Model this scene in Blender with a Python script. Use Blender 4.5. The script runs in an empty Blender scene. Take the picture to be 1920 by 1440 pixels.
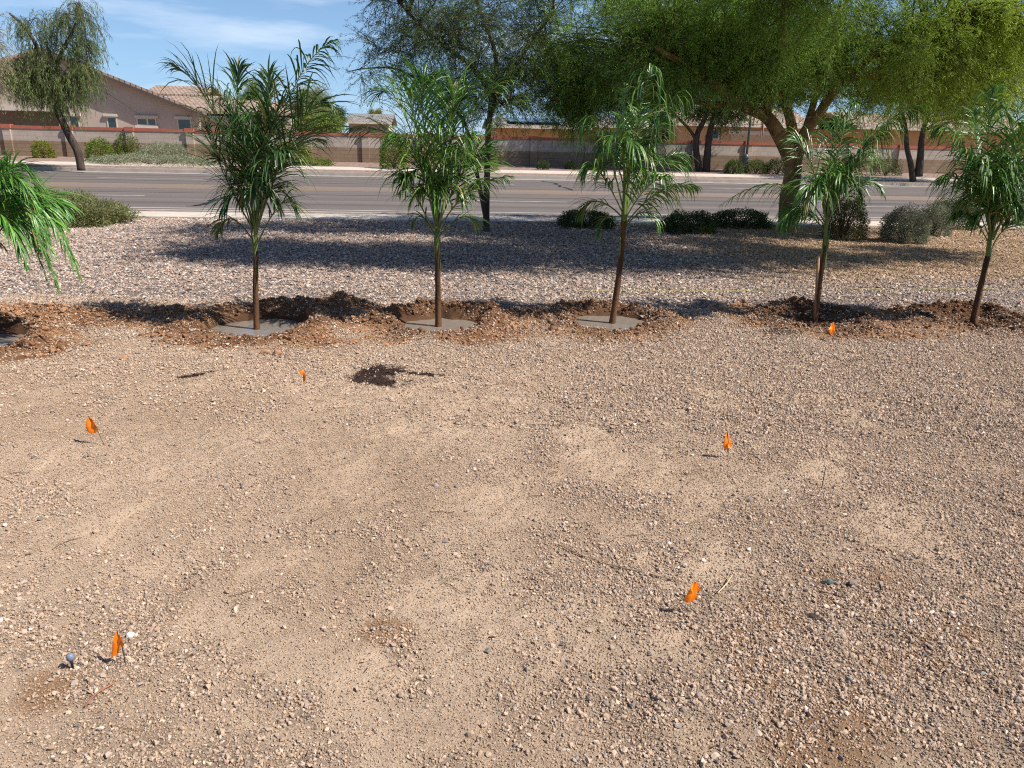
import bpy, math, random
import numpy as np
from mathutils import Vector, Matrix
R = math.radians
rng = np.random.default_rng(7); random.seed(7)
SC = bpy.context.scene; COL = SC.collection

# ------------------------------------------------------------------ camera, sky, sun, exposure
F_PX = 1450.0; CAM_H = 1.65; PITCH = 17.6; ROLL = 1.3
cam_d = bpy.data.cameras.new('camera'); cam_d.sensor_width = 36.0
cam_d.lens = 36.0 * F_PX / 1920.0; cam_d.clip_start = 0.05; cam_d.clip_end = 3000
cam = bpy.data.objects.new('camera', cam_d); COL.objects.link(cam)
RM = Matrix.Rotation(R(90 - PITCH), 3, 'X') @ Matrix.Rotation(R(ROLL), 3, 'Z')
cam.location = (0, 0, CAM_H); cam.rotation_euler = RM.to_euler()
SC.camera = cam
SUN_ELEV = 50.0; SH = Vector((-1.0, 0.32)).normalized()       # shadows run this way over the ground
L = Vector((SH.x * math.cos(R(SUN_ELEV)), SH.y * math.cos(R(SUN_ELEV)), -math.sin(R(SUN_ELEV))))
sd = bpy.data.lights.new('sun', 'SUN'); sd.energy = 5.0; sd.angle = R(0.53); sd.color = (1.0, 0.95, 0.87)
sun = bpy.data.objects.new('sun', sd); COL.objects.link(sun)
sun.rotation_euler = (-L).to_track_quat('Z', 'Y').to_euler()
w = bpy.data.worlds.new('World'); SC.world = w; w.use_nodes = True
wn = w.node_tree.nodes; wl = w.node_tree.links; wn.clear()
o_ = wn.new('ShaderNodeOutputWorld'); bg = wn.new('ShaderNodeBackground'); sk = wn.new('ShaderNodeTexSky')
sk.sky_type = 'NISHITA'; sk.sun_disc = False; sk.sun_elevation = R(SUN_ELEV)
sk.sun_rotation = math.atan2(-L.x, -L.y); sk.air_density = 1.0; sk.dust_density = 0.25; sk.ozone_density = 3.0; sk.altitude = 400
tc = wn.new('ShaderNodeTexCoord'); mp = wn.new('ShaderNodeMapping'); mp.inputs['Scale'].default_value = (2.2, 2.2, 13.0)
mp.inputs['Rotation'].default_value = (0, R(3), R(20))
nz = wn.new('ShaderNodeTexNoise'); nz.inputs['Scale'].default_value = 1.6; nz.inputs['Detail'].default_value = 7; nz.inputs['Roughness'].default_value = 0.55
cr = wn.new('ShaderNodeValToRGB'); cr.color_ramp.elements[0].position = 0.50; cr.color_ramp.elements[1].position = 0.85
cr.color_ramp.elements[1].color = (0.85, 0.85, 0.85, 1)
mx = wn.new('ShaderNodeMix'); mx.data_type = 'RGBA'; mx.inputs['B'].default_value = (13.5, 14.8, 16.5, 1)
tint = wn.new('ShaderNodeMix'); tint.data_type = 'RGBA'; tint.blend_type = 'MULTIPLY'; tint.inputs['Factor'].default_value = 1
tint.inputs['B'].default_value = (0.84, 1.0, 1.30, 1)
wl.new(tc.outputs['Generated'], mp.inputs['Vector']); wl.new(mp.outputs['Vector'], nz.inputs['Vector'])
wl.new(nz.outputs['Fac'], cr.inputs['Fac']); wl.new(cr.outputs['Color'], mx.inputs['Factor'])
wl.new(sk.outputs['Color'], tint.inputs['A']); 
sx = wn.new('ShaderNodeSeparateXYZ'); wl.new(tc.outputs['Generated'], sx.inputs[0])
hz = wn.new('ShaderNodeMapRange'); hz.interpolation_type = 'SMOOTHSTEP'; hz.inputs['From Min'].default_value = 0.34; hz.inputs['From Max'].default_value = -0.02
hz.inputs['To Min'].default_value = 0.0; hz.inputs['To Max'].default_value = 0.62; wl.new(sx.outputs['Z'], hz.inputs['Value'])
mh = wn.new('ShaderNodeMix'); mh.data_type = 'RGBA'; mh.inputs['B'].default_value = (6.4, 10.6, 15.5, 1)
wl.new(hz.outputs[0], mh.inputs['Factor']); wl.new(tint.outputs['Result'], mh.inputs['A']); wl.new(mh.outputs['Result'], mx.inputs['A'])
wl.new(mx.outputs['Result'], bg.inputs['Color']); bg.inputs['Strength'].default_value = 0.05
wl.new(bg.outputs['Background'], o_.inputs['Surface'])
SC.view_settings.view_transform = 'Standard'; SC.view_settings.look = 'None'
SC.view_settings.exposure = 0.57; SC.view_settings.gamma = 1.0; SC.view_settings.use_curve_mapping = False
SC.render.engine = 'CYCLES'; SC.cycles.max_bounces = 6; SC.cycles.transparent_max_bounces = 8; SC.cycles.use_denoising = False; SC.cycles.pixel_filter_type = 'BLACKMAN_HARRIS'; SC.cycles.filter_width = 1.15

# ------------------------------------------------------------------ geometry of the place
YAW = 5.6; CY, SY = math.cos(R(YAW)), math.sin(R(YAW))
def ray(px, py):
    d = RM @ Vector(((px - 960) / F_PX, -(py - 720) / F_PX, -1)); return d.normalized()
def P(px, py, z=0.0):
    d = ray(px, py); t = (z - CAM_H) / d.z; return Vector((d.x * t, d.y * t, z))
def PY(px, py, y):                                   # point at world depth y
    d = ray(px, py); t = y / d.y; return Vector((d.x * t, y, CAM_H + d.z * t))
def PV(px, py, v):                                   # point on the plane v metres away, parallel to the road
    d = ray(px, py); t = v / (-SY * d.x + CY * d.y); return Vector((d.x * t, d.y * t, CAM_H + d.z * t))
def to_uv(p): return (CY * p[0] + SY * p[1], -SY * p[0] + CY * p[1])
def from_uv(u, v, z=0.0): return Vector((CY * u - SY * v, SY * u + CY * v, z))

def hash2(ix, iy, s):
    h = (ix.astype(np.int64) * 374761393 + iy.astype(np.int64) * 668265263 + s * 1442695041) & 0xFFFFFFFF
    h = ((h ^ (h >> 13)) * 1274126177) & 0xFFFFFFFF
    return ((h ^ (h >> 16)) & 0xFFFFFF) / float(0xFFFFFF)
def vnoise(x, y, s=0):
    ix = np.floor(x); iy = np.floor(y); fx = x - ix; fy = y - iy
    fx = fx * fx * (3 - 2 * fx); fy = fy * fy * (3 - 2 * fy)
    a = hash2(ix, iy, s); b = hash2(ix + 1, iy, s); c = hash2(ix, iy + 1, s); d = hash2(ix + 1, iy + 1, s)
    return (a * (1 - fx) + b * fx) * (1 - fy) + (c * (1 - fx) + d * fx) * fy
def fbm(x, y, sc, s=0, o=4, rough=0.5):
    t = 0; a = 1; n = 0
    for i in range(o):
        t = t + a * vnoise(x / sc * 2 ** i + 17.3 * i, y / sc * 2 ** i - 9.1 * i, s + i * 31); n += a; a *= rough
    return t / n                                     # 0..1
def sst(a, b, x):
    t = np.clip((x - a) / (b - a), 0, 1); return t * t * (3 - 2 * t)

# ------------------------------------------------------------------ helpers
def mesh_np(name, V, F, mat, col=None, smooth=False, parent=None, mats=None, midx=None):
    V = np.asarray(V, np.float32); F = np.asarray(F, np.int32); n, k = F.shape
    me = bpy.data.meshes.new(name); me.vertices.add(len(V)); me.vertices.foreach_set('co', V.ravel())
    me.loops.add(n * k); me.loops.foreach_set('vertex_index', F.ravel())
    me.polygons.add(n); me.polygons.foreach_set('loop_start', np.arange(0, n * k, k, dtype=np.int32))
    me.polygons.foreach_set('loop_total', np.full(n, k, np.int32))
    me.update(calc_edges=True)
    me.polygons.foreach_set('use_smooth', np.full(n, smooth, bool))
    if col is not None:
        a = me.attributes.new('tone', 'FLOAT_COLOR', 'POINT'); c = np.ones((len(V), 4), np.float32); c[:, :col.shape[1]] = col
        a.data.foreach_set('color', c.ravel())
    if mat: me.materials.append(mat)
    o = bpy.data.objects.new(name, me); COL.objects.link(o)
    if parent is not None: o.parent = parent
    return o
class MB:
    def __init__(s): s.v = []; s.f = []; s.t = []
    def box(s, a, b):
        i = len(s.v); (x0, y0, z0), (x1, y1, z1) = a, b
        s.v += [(x0,y0,z0),(x1,y0,z0),(x1,y1,z0),(x0,y1,z0),(x0,y0,z1),(x1,y0,z1),(x1,y1,z1),(x0,y1,z1)]
        s.f += [(i,i+3,i+2,i+1),(i+4,i+5,i+6,i+7),(i,i+1,i+5,i+4),(i+1,i+2,i+6,i+5),(i+2,i+3,i+7,i+6),(i+3,i,i+4,i+7)]; return s
    def poly(s, pts):
        i = len(s.v); s.v += [tuple(p) for p in pts]; s.f.append(tuple(range(i, i + len(pts)))); return s
    def prism(s, pts, y0, y1, k=0.0):                        # outline in x,z swept along y (uv space)
        n = len(pts); i = len(s.v)
        s.v += [(x, y0, z) for x, z in pts] + [(x - k * (y1 - y0), y1, z) for x, z in pts]
        s.f.append(tuple(range(i, i + n))); s.f.append(tuple(range(i + 2 * n - 1, i + n - 1, -1)))
        for k in range(n): s.f.append((i + k, i + n + k, i + n + (k + 1) % n, i + (k + 1) % n))
        return s
    def lathe(s, prof, c=(0, 0, 0), n=16):
        i = len(s.v)
        for r, z in prof:
            for k in range(n):
                a = 2 * math.pi * k / n; s.v.append((c[0] + r * math.cos(a), c[1] + r * math.sin(a), c[2] + z))
        for j in range(len(prof) - 1):
            for k in range(n):
                s.f.append((i + j*n + k, i + j*n + (k+1) % n, i + (j+1)*n + (k+1) % n, i + (j+1)*n + k))
        s.f.append(tuple(i + (len(prof)-1)*n + k for k in range(n))); s.f.append(tuple(i + k for k in reversed(range(n))))
        return s
    def tube(s, pts, rad, n=8):
        pts = [Vector(p) for p in pts]; i0 = len(s.v); m = len(pts)
        if not hasattr(rad, '__len__'): rad = [rad] * m
        ref = Vector((0.31, 0.17, 0.93)); 
        for j, p in enumerate(pts):
            t = (pts[min(j+1, m-1)] - pts[max(j-1, 0)]).normalized()
            if abs(t.dot(ref)) > 0.98: ref = Vector((0.9, 0.1, 0.2))
            a = t.cross(ref).normalized(); b = t.cross(a)
            for k in range(n):
                q = 2 * math.pi * k / n; s.v.append(tuple(p + (a * math.cos(q) + b * math.sin(q)) * rad[j]))
        for j in range(m - 1):
            for k in range(n):
                s.f.append((i0 + j*n + k, i0 + (j+1)*n + k, i0 + (j+1)*n + (k+1) % n, i0 + j*n + (k+1) % n))
        s.f.append(tuple(i0 + k for k in range(n))); s.f.append(tuple(i0 + (m-1)*n + k for k in reversed(range(n))))
        return s
    def build(s, name, mat, parent=None, smooth=False, rot=False, bevel=0):
        me = bpy.data.meshes.new(name); me.from_pydata(s.v, [], s.f); me.update()
        import bmesh
        bm = bmesh.new(); bm.from_mesh(me); bmesh.ops.recalc_face_normals(bm, faces=bm.faces)
        if bevel: bmesh.ops.bevel(bm, geom=list(bm.edges), offset=bevel, segments=2, affect='EDGES', profile=0.6)
        bm.to_mesh(me); bm.free()
        for p in me.polygons: p.use_smooth = smooth
        if mat: me.materials.append(mat)
        o = bpy.data.objects.new(name, me); COL.objects.link(o)
        if rot: o.rotation_euler = (0, 0, R(YAW))
        if parent is not None: o.parent = parent
        return o
def tag(o, label=None, cat=None, group=None, kind=None):
    if label: o['label'] = label
    if cat: o['category'] = cat
    if group: o['group'] = group
    if kind: o['kind'] = kind
    return o
def empty(name, loc=(0, 0, 0), rz=0.0):
    o = bpy.data.objects.new(name, None); COL.objects.link(o); o.location = loc; o.rotation_euler = (0, 0, rz)
    o.empty_display_size = 0.2; return o
def at_world(root, *parts):                           # parts whose meshes are in world coordinates
    for p in parts: p.parent = root; p.matrix_parent_inverse = root.matrix_basis.inverted()

# ------------------------------------------------------------------ materials
def newmat(name):
    m = bpy.data.materials.new(name); m.use_nodes = True; n = m.node_tree.nodes
    return m, n, m.node_tree.links, n['Principled BSDF']
def mat(name, c, rough=0.8, noise=0.0, nscale=8.0, bump=0.0, bscale=60.0, spec=0.3, metal=0.0, stretch=None, c2=None, detail=5, bdist=0.01):
    m, n, l, b = newmat(name); b.inputs['Roughness'].default_value = rough; b.inputs['Specular IOR Level'].default_value = spec
    b.inputs['Metallic'].default_value = metal
    co = n.new('ShaderNodeTexCoord'); mp = n.new('ShaderNodeMapping'); l.new(co.outputs['Object'], mp.inputs['Vector'])
    if stretch: mp.inputs['Scale'].default_value = stretch
    if noise or c2:
        t = n.new('ShaderNodeTexNoise'); t.inputs['Scale'].default_value = nscale; t.inputs['Detail'].default_value = detail; l.new(mp.outputs[0], t.inputs['Vector'])
        r = n.new('ShaderNodeValToRGB'); r.color_ramp.elements[0].position = 0.3; r.color_ramp.elements[1].position = 0.7
        d = c2 if c2 else tuple(x * (1 + noise) for x in c); e = c if c2 else tuple(x * (1 - noise) for x in c)
        r.color_ramp.elements[0].color = (*e, 1); r.color_ramp.elements[1].color = (*d, 1)
        l.new(t.outputs['Fac'], r.inputs['Fac']); l.new(r.outputs['Color'], b.inputs['Base Color'])
    else: b.inputs['Base Color'].default_value = (*c, 1)
    if bump:
        t2 = n.new('ShaderNodeTexNoise'); t2.inputs['Scale'].default_value = bscale; t2.inputs['Detail'].default_value = 6; l.new(co.outputs['Object'], t2.inputs['Vector'])
        bp = n.new('ShaderNodeBump'); bp.inputs['Strength'].default_value = bump; bp.inputs['Distance'].default_value = bdist
        l.new(t2.outputs['Fac'], bp.inputs['Height']); l.new(bp.outputs['Normal'], b.inputs['Normal'])
    return m
def tone_mat(name, rough=0.85, spec=0.2, transl=0.0, grain=0.0, gscale=90, bump=0.0, bscale=150, bdist=0.006):
    m, n, l, b = newmat(name); b.inputs['Roughness'].default_value = rough; b.inputs['Specular IOR Level'].default_value = spec
    a = n.new('ShaderNodeAttribute'); a.attribute_name = 'tone'; src = a.outputs['Color']
    co = n.new('ShaderNodeTexCoord')
    if grain:
        t = n.new('ShaderNodeTexNoise'); t.inputs['Scale'].default_value = gscale; t.inputs['Detail'].default_value = 6; t.inputs['Roughness'].default_value = 0.7
        l.new(co.outputs['Object'], t.inputs['Vector'])
        mr = n.new('ShaderNodeMapRange'); mr.inputs['From Min'].default_value = 0.3; mr.inputs['From Max'].default_value = 0.7
        mr.inputs['To Min'].default_value = 1 - grain; mr.inputs['To Max'].default_value = 1 + grain; l.new(t.outputs['Fac'], mr.inputs['Value'])
        v = n.new('ShaderNodeVectorMath'); v.operation = 'SCALE'; l.new(src, v.inputs[0]); l.new(mr.outputs[0], v.inputs['Scale']); src = v.outputs[0]
    l.new(src, b.inputs['Base Color'])
    if bump:
        t2 = n.new('ShaderNodeTexNoise'); t2.inputs['Scale'].default_value = bscale; t2.inputs['Detail'].default_value = 7; t2.inputs['Roughness'].default_value = 0.65
        l.new(co.outputs['Object'], t2.inputs['Vector'])
        bp = n.new('ShaderNodeBump'); bp.inputs['Strength'].default_value = bump; bp.inputs['Distance'].default_value = bdist
        l.new(t2.outputs['Fac'], bp.inputs['Height']); l.new(bp.outputs['Normal'], b.inputs['Normal'])
    if transl:
        out = n['Material Output']; tr = n.new('ShaderNodeBsdfTranslucent'); l.new(src, tr.inputs['Color'])
        ms = n.new('ShaderNodeMixShader'); ms.inputs[0].default_value = transl
        l.new(b.outputs[0], ms.inputs[1]); l.new(tr.outputs[0], ms.inputs[2]); l.new(ms.outputs[0], out.inputs['Surface'])
    return m
M_leaf = tone_mat('leaf', 0.6, 0.25, 0.42)
M_palm = tone_mat('palm_leaf', 0.38, 0.5, 0.22)
M_stone = tone_mat('stone', 0.9, 0.15, 0, 0.15, 200)
M_ground = tone_mat('yard_ground', 0.95, 0.1, 0, 0.30, 110, 1.0, 130, 0.012)
M_bark = mat('bark', (0.10, 0.065, 0.04), 0.9, c2=(0.27, 0.17, 0.10), nscale=9, stretch=(1, 1, 0.25), bump=0.8, bscale=30, bdist=0.03)
M_bark_dark = mat('dark_bark', (0.035, 0.025, 0.02), 0.9, c2=(0.09, 0.065, 0.05), nscale=9, stretch=(1, 1, 0.3), bump=0.8, bscale=30, bdist=0.02)
M_bark_gold = mat('golden_bark', (0.07, 0.038, 0.018), 0.85, c2=(0.42, 0.26, 0.12), nscale=3.2, stretch=(1, 1, 0.35), bump=0.9, bscale=22, bdist=0.03)  # golden brown bark, with bright highlights on the limbs painted in as pale blotches
M_olive = mat('olive_twig', (0.045, 0.05, 0.015), 0.8, c2=(0.12, 0.13, 0.04), nscale=3)
M_ptrunk = mat('palm_stem', (0.030, 0.014, 0.008), 0.8, c2=(0.15, 0.07, 0.028), nscale=22, stretch=(1, 1, 0.10), bump=0.7, bscale=40)
M_pgreen = mat('palm_petiole', (0.07, 0.12, 0.025), 0.5, c2=(0.16, 0.20, 0.05), nscale=10, stretch=(1, 1, 0.15))
M_conc = mat('concrete', (0.50, 0.44, 0.37), 0.9, 0.10, 3, 0.3, 120, bdist=0.004)
M_curb = mat('curb_concrete', (0.36, 0.32, 0.28), 0.9, 0.14, 2, 0.3, 90, bdist=0.004)
M_white = mat('white_paint', (0.46, 0.43, 0.40), 0.7, 0.25, 2.5)
M_yellow = mat('yellow_paint', (0.34, 0.23, 0.12), 0.7, 0.15, 4)
M_tar = mat('tar', (0.02, 0.02, 0.022), 0.6, 0.2, 6)
# asphalt: long stains along the lanes
M_asph, n, l, b = newmat('asphalt'); b.inputs['Roughness'].default_value = 0.85; b.inputs['Specular IOR Level'].default_value = 0.3
co = n.new('ShaderNodeTexCoord'); mp = n.new('ShaderNodeMapping'); mp.inputs['Scale'].default_value = (0.02, 1.1, 1); l.new(co.outputs['Object'], mp.inputs['Vector'])
t = n.new('ShaderNodeTexNoise'); t.inputs['Scale'].default_value = 1.0; t.inputs['Detail'].default_value = 4; l.new(mp.outputs[0], t.inputs['Vector'])
r = n.new('ShaderNodeValToRGB'); r.color_ramp.elements[0].position = .3; r.color_ramp.elements[1].position = .7
r.color_ramp.elements[0].color = (.100, .084, .076, 1); r.color_ramp.elements[1].color = (.165, .138, .122, 1); l.new(t.outputs['Fac'], r.inputs['Fac'])
t2 = n.new('ShaderNodeTexNoise'); t2.inputs['Scale'].default_value = 35; t2.inputs['Detail'].default_value = 5; l.new(co.outputs['Object'], t2.inputs['Vector'])
mr = n.new('ShaderNodeMapRange'); mr.inputs['From Min'].default_value = .3; mr.inputs['From Max'].default_value = .7; mr.inputs['To Min'].default_value = .88; mr.inputs['To Max'].default_value = 1.12; l.new(t2.outputs['Fac'], mr.inputs['Value'])
vm = n.new('ShaderNodeVectorMath'); vm.operation = 'SCALE'; l.new(r.outputs['Color'], vm.inputs[0]); l.new(mr.outputs[0], vm.inputs['Scale']); l.new(vm.outputs[0], b.inputs['Base Color'])
bp = n.new('ShaderNodeBump'); bp.inputs['Strength'].default_value = .3; bp.inputs['Distance'].default_value = .005; l.new(t2.outputs['Fac'], bp.inputs['Height']); l.new(bp.outputs['Normal'], b.inputs['Normal'])
M_fgravel = mat('far_gravel', (0.14, 0.09, 0.07), 0.95, c2=(0.36, 0.25, 0.20), nscale=5, bump=0.8, bscale=14, bdist=0.04, detail=9)
M_soilplain = mat('plain_soil', (0.30, 0.21, 0.14), 0.95, 0.25, 0.3, 0.5, 3)
M_stucco = mat('stucco', (0.46, 0.375, 0.31), 0.95, 0.07, 1.2, 0.08, 30, bdist=0.01)
M_stucco_tan = mat('tan_stucco', (0.47, 0.29, 0.16), 0.95, 0.08, 1.2, 0.3, 30)
M_stucco_or = mat('orange_stucco', (0.50, 0.27, 0.12), 0.95, 0.10, 1.2, 0.3, 30)
M_trim = mat('cream_trim', (0.56, 0.49, 0.42), 0.85, 0.06, 3)
M_dark_in = mat('shaded_recess', (0.05, 0.04, 0.035), 0.9, 0.3, 1)
M_glass = mat('window_glass', (0.012, 0.03, 0.028), 0.06, 0.3, 1.5, spec=0.8)
M_fascia = mat('fascia', (0.10, 0.07, 0.06), 0.8, 0.1, 3)
M_solar = mat('solar_panel', (0.02, 0.035, 0.10), 0.15, 0.2, 2, spec=0.7)
def tile_mat(name, c1, c2, sx=0.0):
    m, n, l, b = newmat(name); b.inputs['Roughness'].default_value = 0.85
    co = n.new('ShaderNodeTexCoord'); br = n.new('ShaderNodeTexBrick'); br.inputs['Scale'].default_value = 1
    br.inputs['Brick Width'].default_value = 0.32; br.inputs['Row Height'].default_value = 0.36; br.inputs['Mortar Size'].default_value = 0.035; br.inputs['Bias'].default_value = 0
    br.inputs['Color1'].default_value = (*c1, 1); br.inputs['Color2'].default_value = (*c2, 1); br.inputs['Mortar'].default_value = (*[x * 0.35 for x in c1], 1)
    l.new(co.outputs['Object'], br.inputs['Vector']); l.new(br.outputs['Color'], b.inputs['Base Color']); return m
M_tile = tile_mat('roof_tile', (0.30, 0.205, 0.15), (0.42, 0.31, 0.24))
M_tile_g = tile_mat('grey_roof_tile', (0.22, 0.20, 0.19), (0.34, 0.31, 0.29))
def block_mat(name, c1, c2, mo):
    m, n, l, b = newmat(name); b.inputs['Roughness'].default_value = 0.95
    co = n.new('ShaderNodeTexCoord'); sp = n.new('ShaderNodeSeparateXYZ'); cb = n.new('ShaderNodeCombineXYZ')
    l.new(co.outputs['Object'], sp.inputs[0]); l.new(sp.outputs['X'], cb.inputs['X']); l.new(sp.outputs['Z'], cb.inputs['Y'])
    br = n.new('ShaderNodeTexBrick'); br.inputs['Scale'].default_value = 1; br.inputs['Brick Width'].default_value = 0.42; br.inputs['Row Height'].default_value = 0.205
    br.inputs['Mortar Size'].default_value = 0.010; br.inputs['Color1'].default_value = (*c1, 1); br.inputs['Color2'].default_value = (*c2, 1); br.inputs['Mortar'].default_value = (*mo, 1)
    l.new(cb.outputs[0], br.inputs['Vector'])
    t = n.new('ShaderNodeTexNoise'); t.inputs['Scale'].default_value = 1.3; t.inputs['Detail'].default_value = 6; l.new(co.outputs['Object'], t.inputs['Vector'])
    mr = n.new('ShaderNodeMapRange'); mr.inputs['From Min'].default_value = .3; mr.inputs['From Max'].default_value = .7; mr.inputs['To Min'].default_value = .88; mr.inputs['To Max'].default_value = 1.12; l.new(t.outputs['Fac'], mr.inputs['Value'])
    vm = n.new('ShaderNodeVectorMath'); vm.operation = 'SCALE'; l.new(br.outputs['Color'], vm.inputs[0]); l.new(mr.outputs[0], vm.inputs['Scale']); l.new(vm.outputs[0], b.inputs['Base Color'])
    return m
M_block_hi = block_mat('light_block', (0.40, 0.335, 0.28), (0.435, 0.365, 0.305), (0.31, 0.26, 0.215))
M_block_lo = block_mat('brown_block', (0.225, 0.155, 0.10), (0.255, 0.176, 0.115), (0.165, 0.112, 0.075))
M_cap = mat('red_cap', (0.36, 0.115, 0.075), 0.9, 0.12, 2, 0.2, 40)
M_metal = mat('grey_green_metal', (0.19, 0.21, 0.185), 0.5, 0.1, 4, metal=0.3)
M_orange = mat('orange_vinyl', (1.0, 0.24, 0.008), 0.45, 0.04, 20, spec=0.4)
M_wire = mat('steel_wire', (0.16, 0.15, 0.14), 0.4, 0.1, 20, metal=0.8)
M_black = mat('black_plastic', (0.03, 0.035, 0.045), 0.4, 0.2, 30)
M_blue = mat('grey_blue_cap', (0.16, 0.20, 0.26), 0.45, 0.2, 60)
M_straw = mat('straw', (0.60, 0.47, 0.26), 0.8, 0.15, 20)
M_twig = mat('twig', (0.10, 0.06, 0.04), 0.9, 0.3, 20)
M_string = mat('yellow_string', (0.55, 0.50, 0.10), 0.7, 0.1, 20)
M_water, n, l, b = newmat('muddy_water')
b.inputs['Base Color'].default_value = (0.24, 0.205, 0.17, 1); b.inputs['Roughness'].default_value = 0.02; b.inputs['Specular IOR Level'].default_value = 0.9; b.inputs['IOR'].default_value = 1.8
co = n.new('ShaderNodeTexCoord'); t = n.new('ShaderNodeTexNoise'); t.inputs['Scale'].default_value = 14; t.inputs['Detail'].default_value = 6; l.new(co.outputs['Object'], t.inputs['Vector'])
bp = n.new('ShaderNodeBump'); bp.inputs['Strength'].default_value = 0.5; bp.inputs['Distance'].default_value = 0.015; l.new(t.outputs['Fac'], bp.inputs['Height']); l.new(bp.outputs['Normal'], b.inputs['Normal'])

# ------------------------------------------------------------------ yard relief and colour maps
PALM_BASE = [P(-55, 637), P(480, 611), P(822, 606), P(1147, 600), P(1528, 598), P(1825, 602)]
RING = [(0.50, .13, .10, .38), (0.56, .14, .12, .42), (0.50, .13, .12, .37), (0.50, .12, .085, .36), (0.50, .13, .09, .30), (0.52, .16, .10, .32)]
SPILL = [(P(130, 600), .7, .22, .10), (P(640, 578), .33, .14, .12), (P(330, 590), .35, .2, .07), (P(1000, 590), .3, .15, .06),
         (P(560, 640), .3, .12, .05), (P(1640, 625), .35, .15, .05), (P(60, 590), .5, .25, .07), (P(1730, 585), .2, .14, .10), (P(440, 640), .3, .15, .05)]
DARKPILE = P(1462, 625)
MULCH = P(714, 707); MULCH2 = P(378, 703)
def relief(x, y):
    z = (fbm(x, y, 1.6, 1) - .5) * .05 + (fbm(x, y, .28, 2) - .5) * .020 + (fbm(x, y, .13, 4, 4, .6) - .5) * .016 + (fbm(x, y, .06, 3, 4, .65) - .5) * .013
    rough = fbm(x, y, .16, 5, 4, .65); rough2 = fbm(x, y, .5, 9, 3)
    near = sst(5.2, 6.2, y) * (1 - sst(8.2, 9.2, y))
    h = 0 * z; inside = 0 * z
    for (p, (r0, s, a, wr)) in zip(PALM_BASE, RING):
        dx = x - p.x; dy = (y - p.y); d = np.hypot(dx, dy); ang = np.arctan2(dy, dx)
        rr = r0 + .06 * np.sin(ang * 3 + p.x) + .05 * np.sin(ang * 5 + 2 * p.x)
        fr = .66 + .36 * np.sin(ang)
        h = np.maximum(h, a * fr * np.exp(-((d - rr) / s) ** 2) * (.45 + 1.1 * rough))
        inside = np.maximum(inside, (1 - sst(wr - .10, wr + .10, d + (fbm(x, y, .22, 8, 3) - .5) * .22)) * (1.0 if wr > .33 else .35))
    for (p, sx, sy, a) in SPILL:
        h = np.maximum(h, a * np.exp(-((x - p.x) / sx) ** 2 - ((y - p.y) / sy) ** 2) * (.3 + 1.4 * rough) * (1 - inside))
    h = np.maximum(h, .06 * np.exp(-((x - DARKPILE.x) / .2) ** 2 - ((y - DARKPILE.y) / .1) ** 2) * (.5 + rough))
    h = h * near
    z = z * (1 - inside) - inside * .07 + h * (1 - .6 * inside)
    z += near * sst(.02, .06, h) * (fbm(x, y, .05, 12, 3, .7) - .5) * .035
    # low footprints and wheel ruts in the sand
    z -= .012 * sst(.62, .74, fbm(x, y, .33, 21, 2)) * (1 - near)
    return z, h, inside
def soil_mask(x, y):
    n = fbm(x, y, .35, 33, 5, .6); m = 0 * x
    for i, (p, (r0, s, a, wr)) in enumerate(zip(PALM_BASE, RING)):
        d = np.hypot(x - p.x, (y - p.y) * 1.15 ); m = np.maximum(m, 1 - sst(.72, 1.05, d + (n - .5) * 1.0))
    for (p, sx, sy, a) in SPILL: m = np.maximum(m, 1 - sst(.8, 1.7, np.hypot((x - p.x) / sx, (y - p.y) / sy) / 1.3 + (n - .5) * 1.6))
    band = (1 - sst(.25, .55, abs(y - 7.05) + (n - .5) * .9)) * (1 - sst(-.2, .9, x)) * .85
    return np.clip(np.maximum(m, band), 0, 1)
def wet_mask(x, y):
    n = fbm(x, y, .25, 44, 5, .6); m = 0 * x
    for p, k in zip(PALM_BASE, (.55, .6, .55, .6, .9, .9)):
        d = np.hypot(x - p.x, y - p.y); m = np.maximum(m, k * (1 - sst(.42, .85, d + (n - .5) * .7)))
    m = np.maximum(m, 1.25 * (1 - sst(.7, 1.2, np.hypot((x - DARKPILE.x) / .24, (y - DARKPILE.y) / .13) + (n - .5) * .9)))
    return np.clip(m, 0, 1.25)
def mulch_mask(x, y):
    n = fbm(x, y, .12, 55, 4, .65)
    a = 1 - sst(.55, 1.15, np.hypot((x - MULCH.x) / .20, (y - MULCH.y) / .24) + (n - .52) * 2.0)
    c = 1 - sst(.6, 1.1, np.hypot((x - MULCH.x - .30) / .17, (y - MULCH.y - .05) / .05) + (n - .5) * 1.2)
    dx = x - MULCH2.x; dy = y - MULCH2.y; ca, sa = math.cos(.75), math.sin(.75)
    b_ = 1 - sst(.6, 1.1, np.hypot((dx * ca + dy * sa) / .20, (-dx * sa + dy * ca) / .035) + (n - .5) * 1.2)
    return np.clip(np.maximum(np.maximum(a, c), b_), 0, 1)
STAIN = [(P(1640, 1130), .18, .14), (P(1420, 1230), .10, .18), (P(1500, 1400), .14, .12), (P(100, 1290), .10, .10), (P(1600, 1105), .22, .20), (P(1760, 1190), .18, .16), (P(1570, 1330), .16, .22), (P(1450, 1150), .1, .14), (P(720, 1180), .12, .08), (P(1740, 1240), .25, .08), (P(1180, 640), .5, .3), (P(1330, 640), .12, .06)]
def stain_mask(x, y):
    n = fbm(x, y, .2, 66, 4, .6); m = 0 * x
    for p, a, c in STAIN: m = np.maximum(m, 1 - sst(.5, 1.3, np.hypot((x - p.x) / a, (y - p.y) / c) + (n - .5) * 1.5))
    return m
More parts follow.
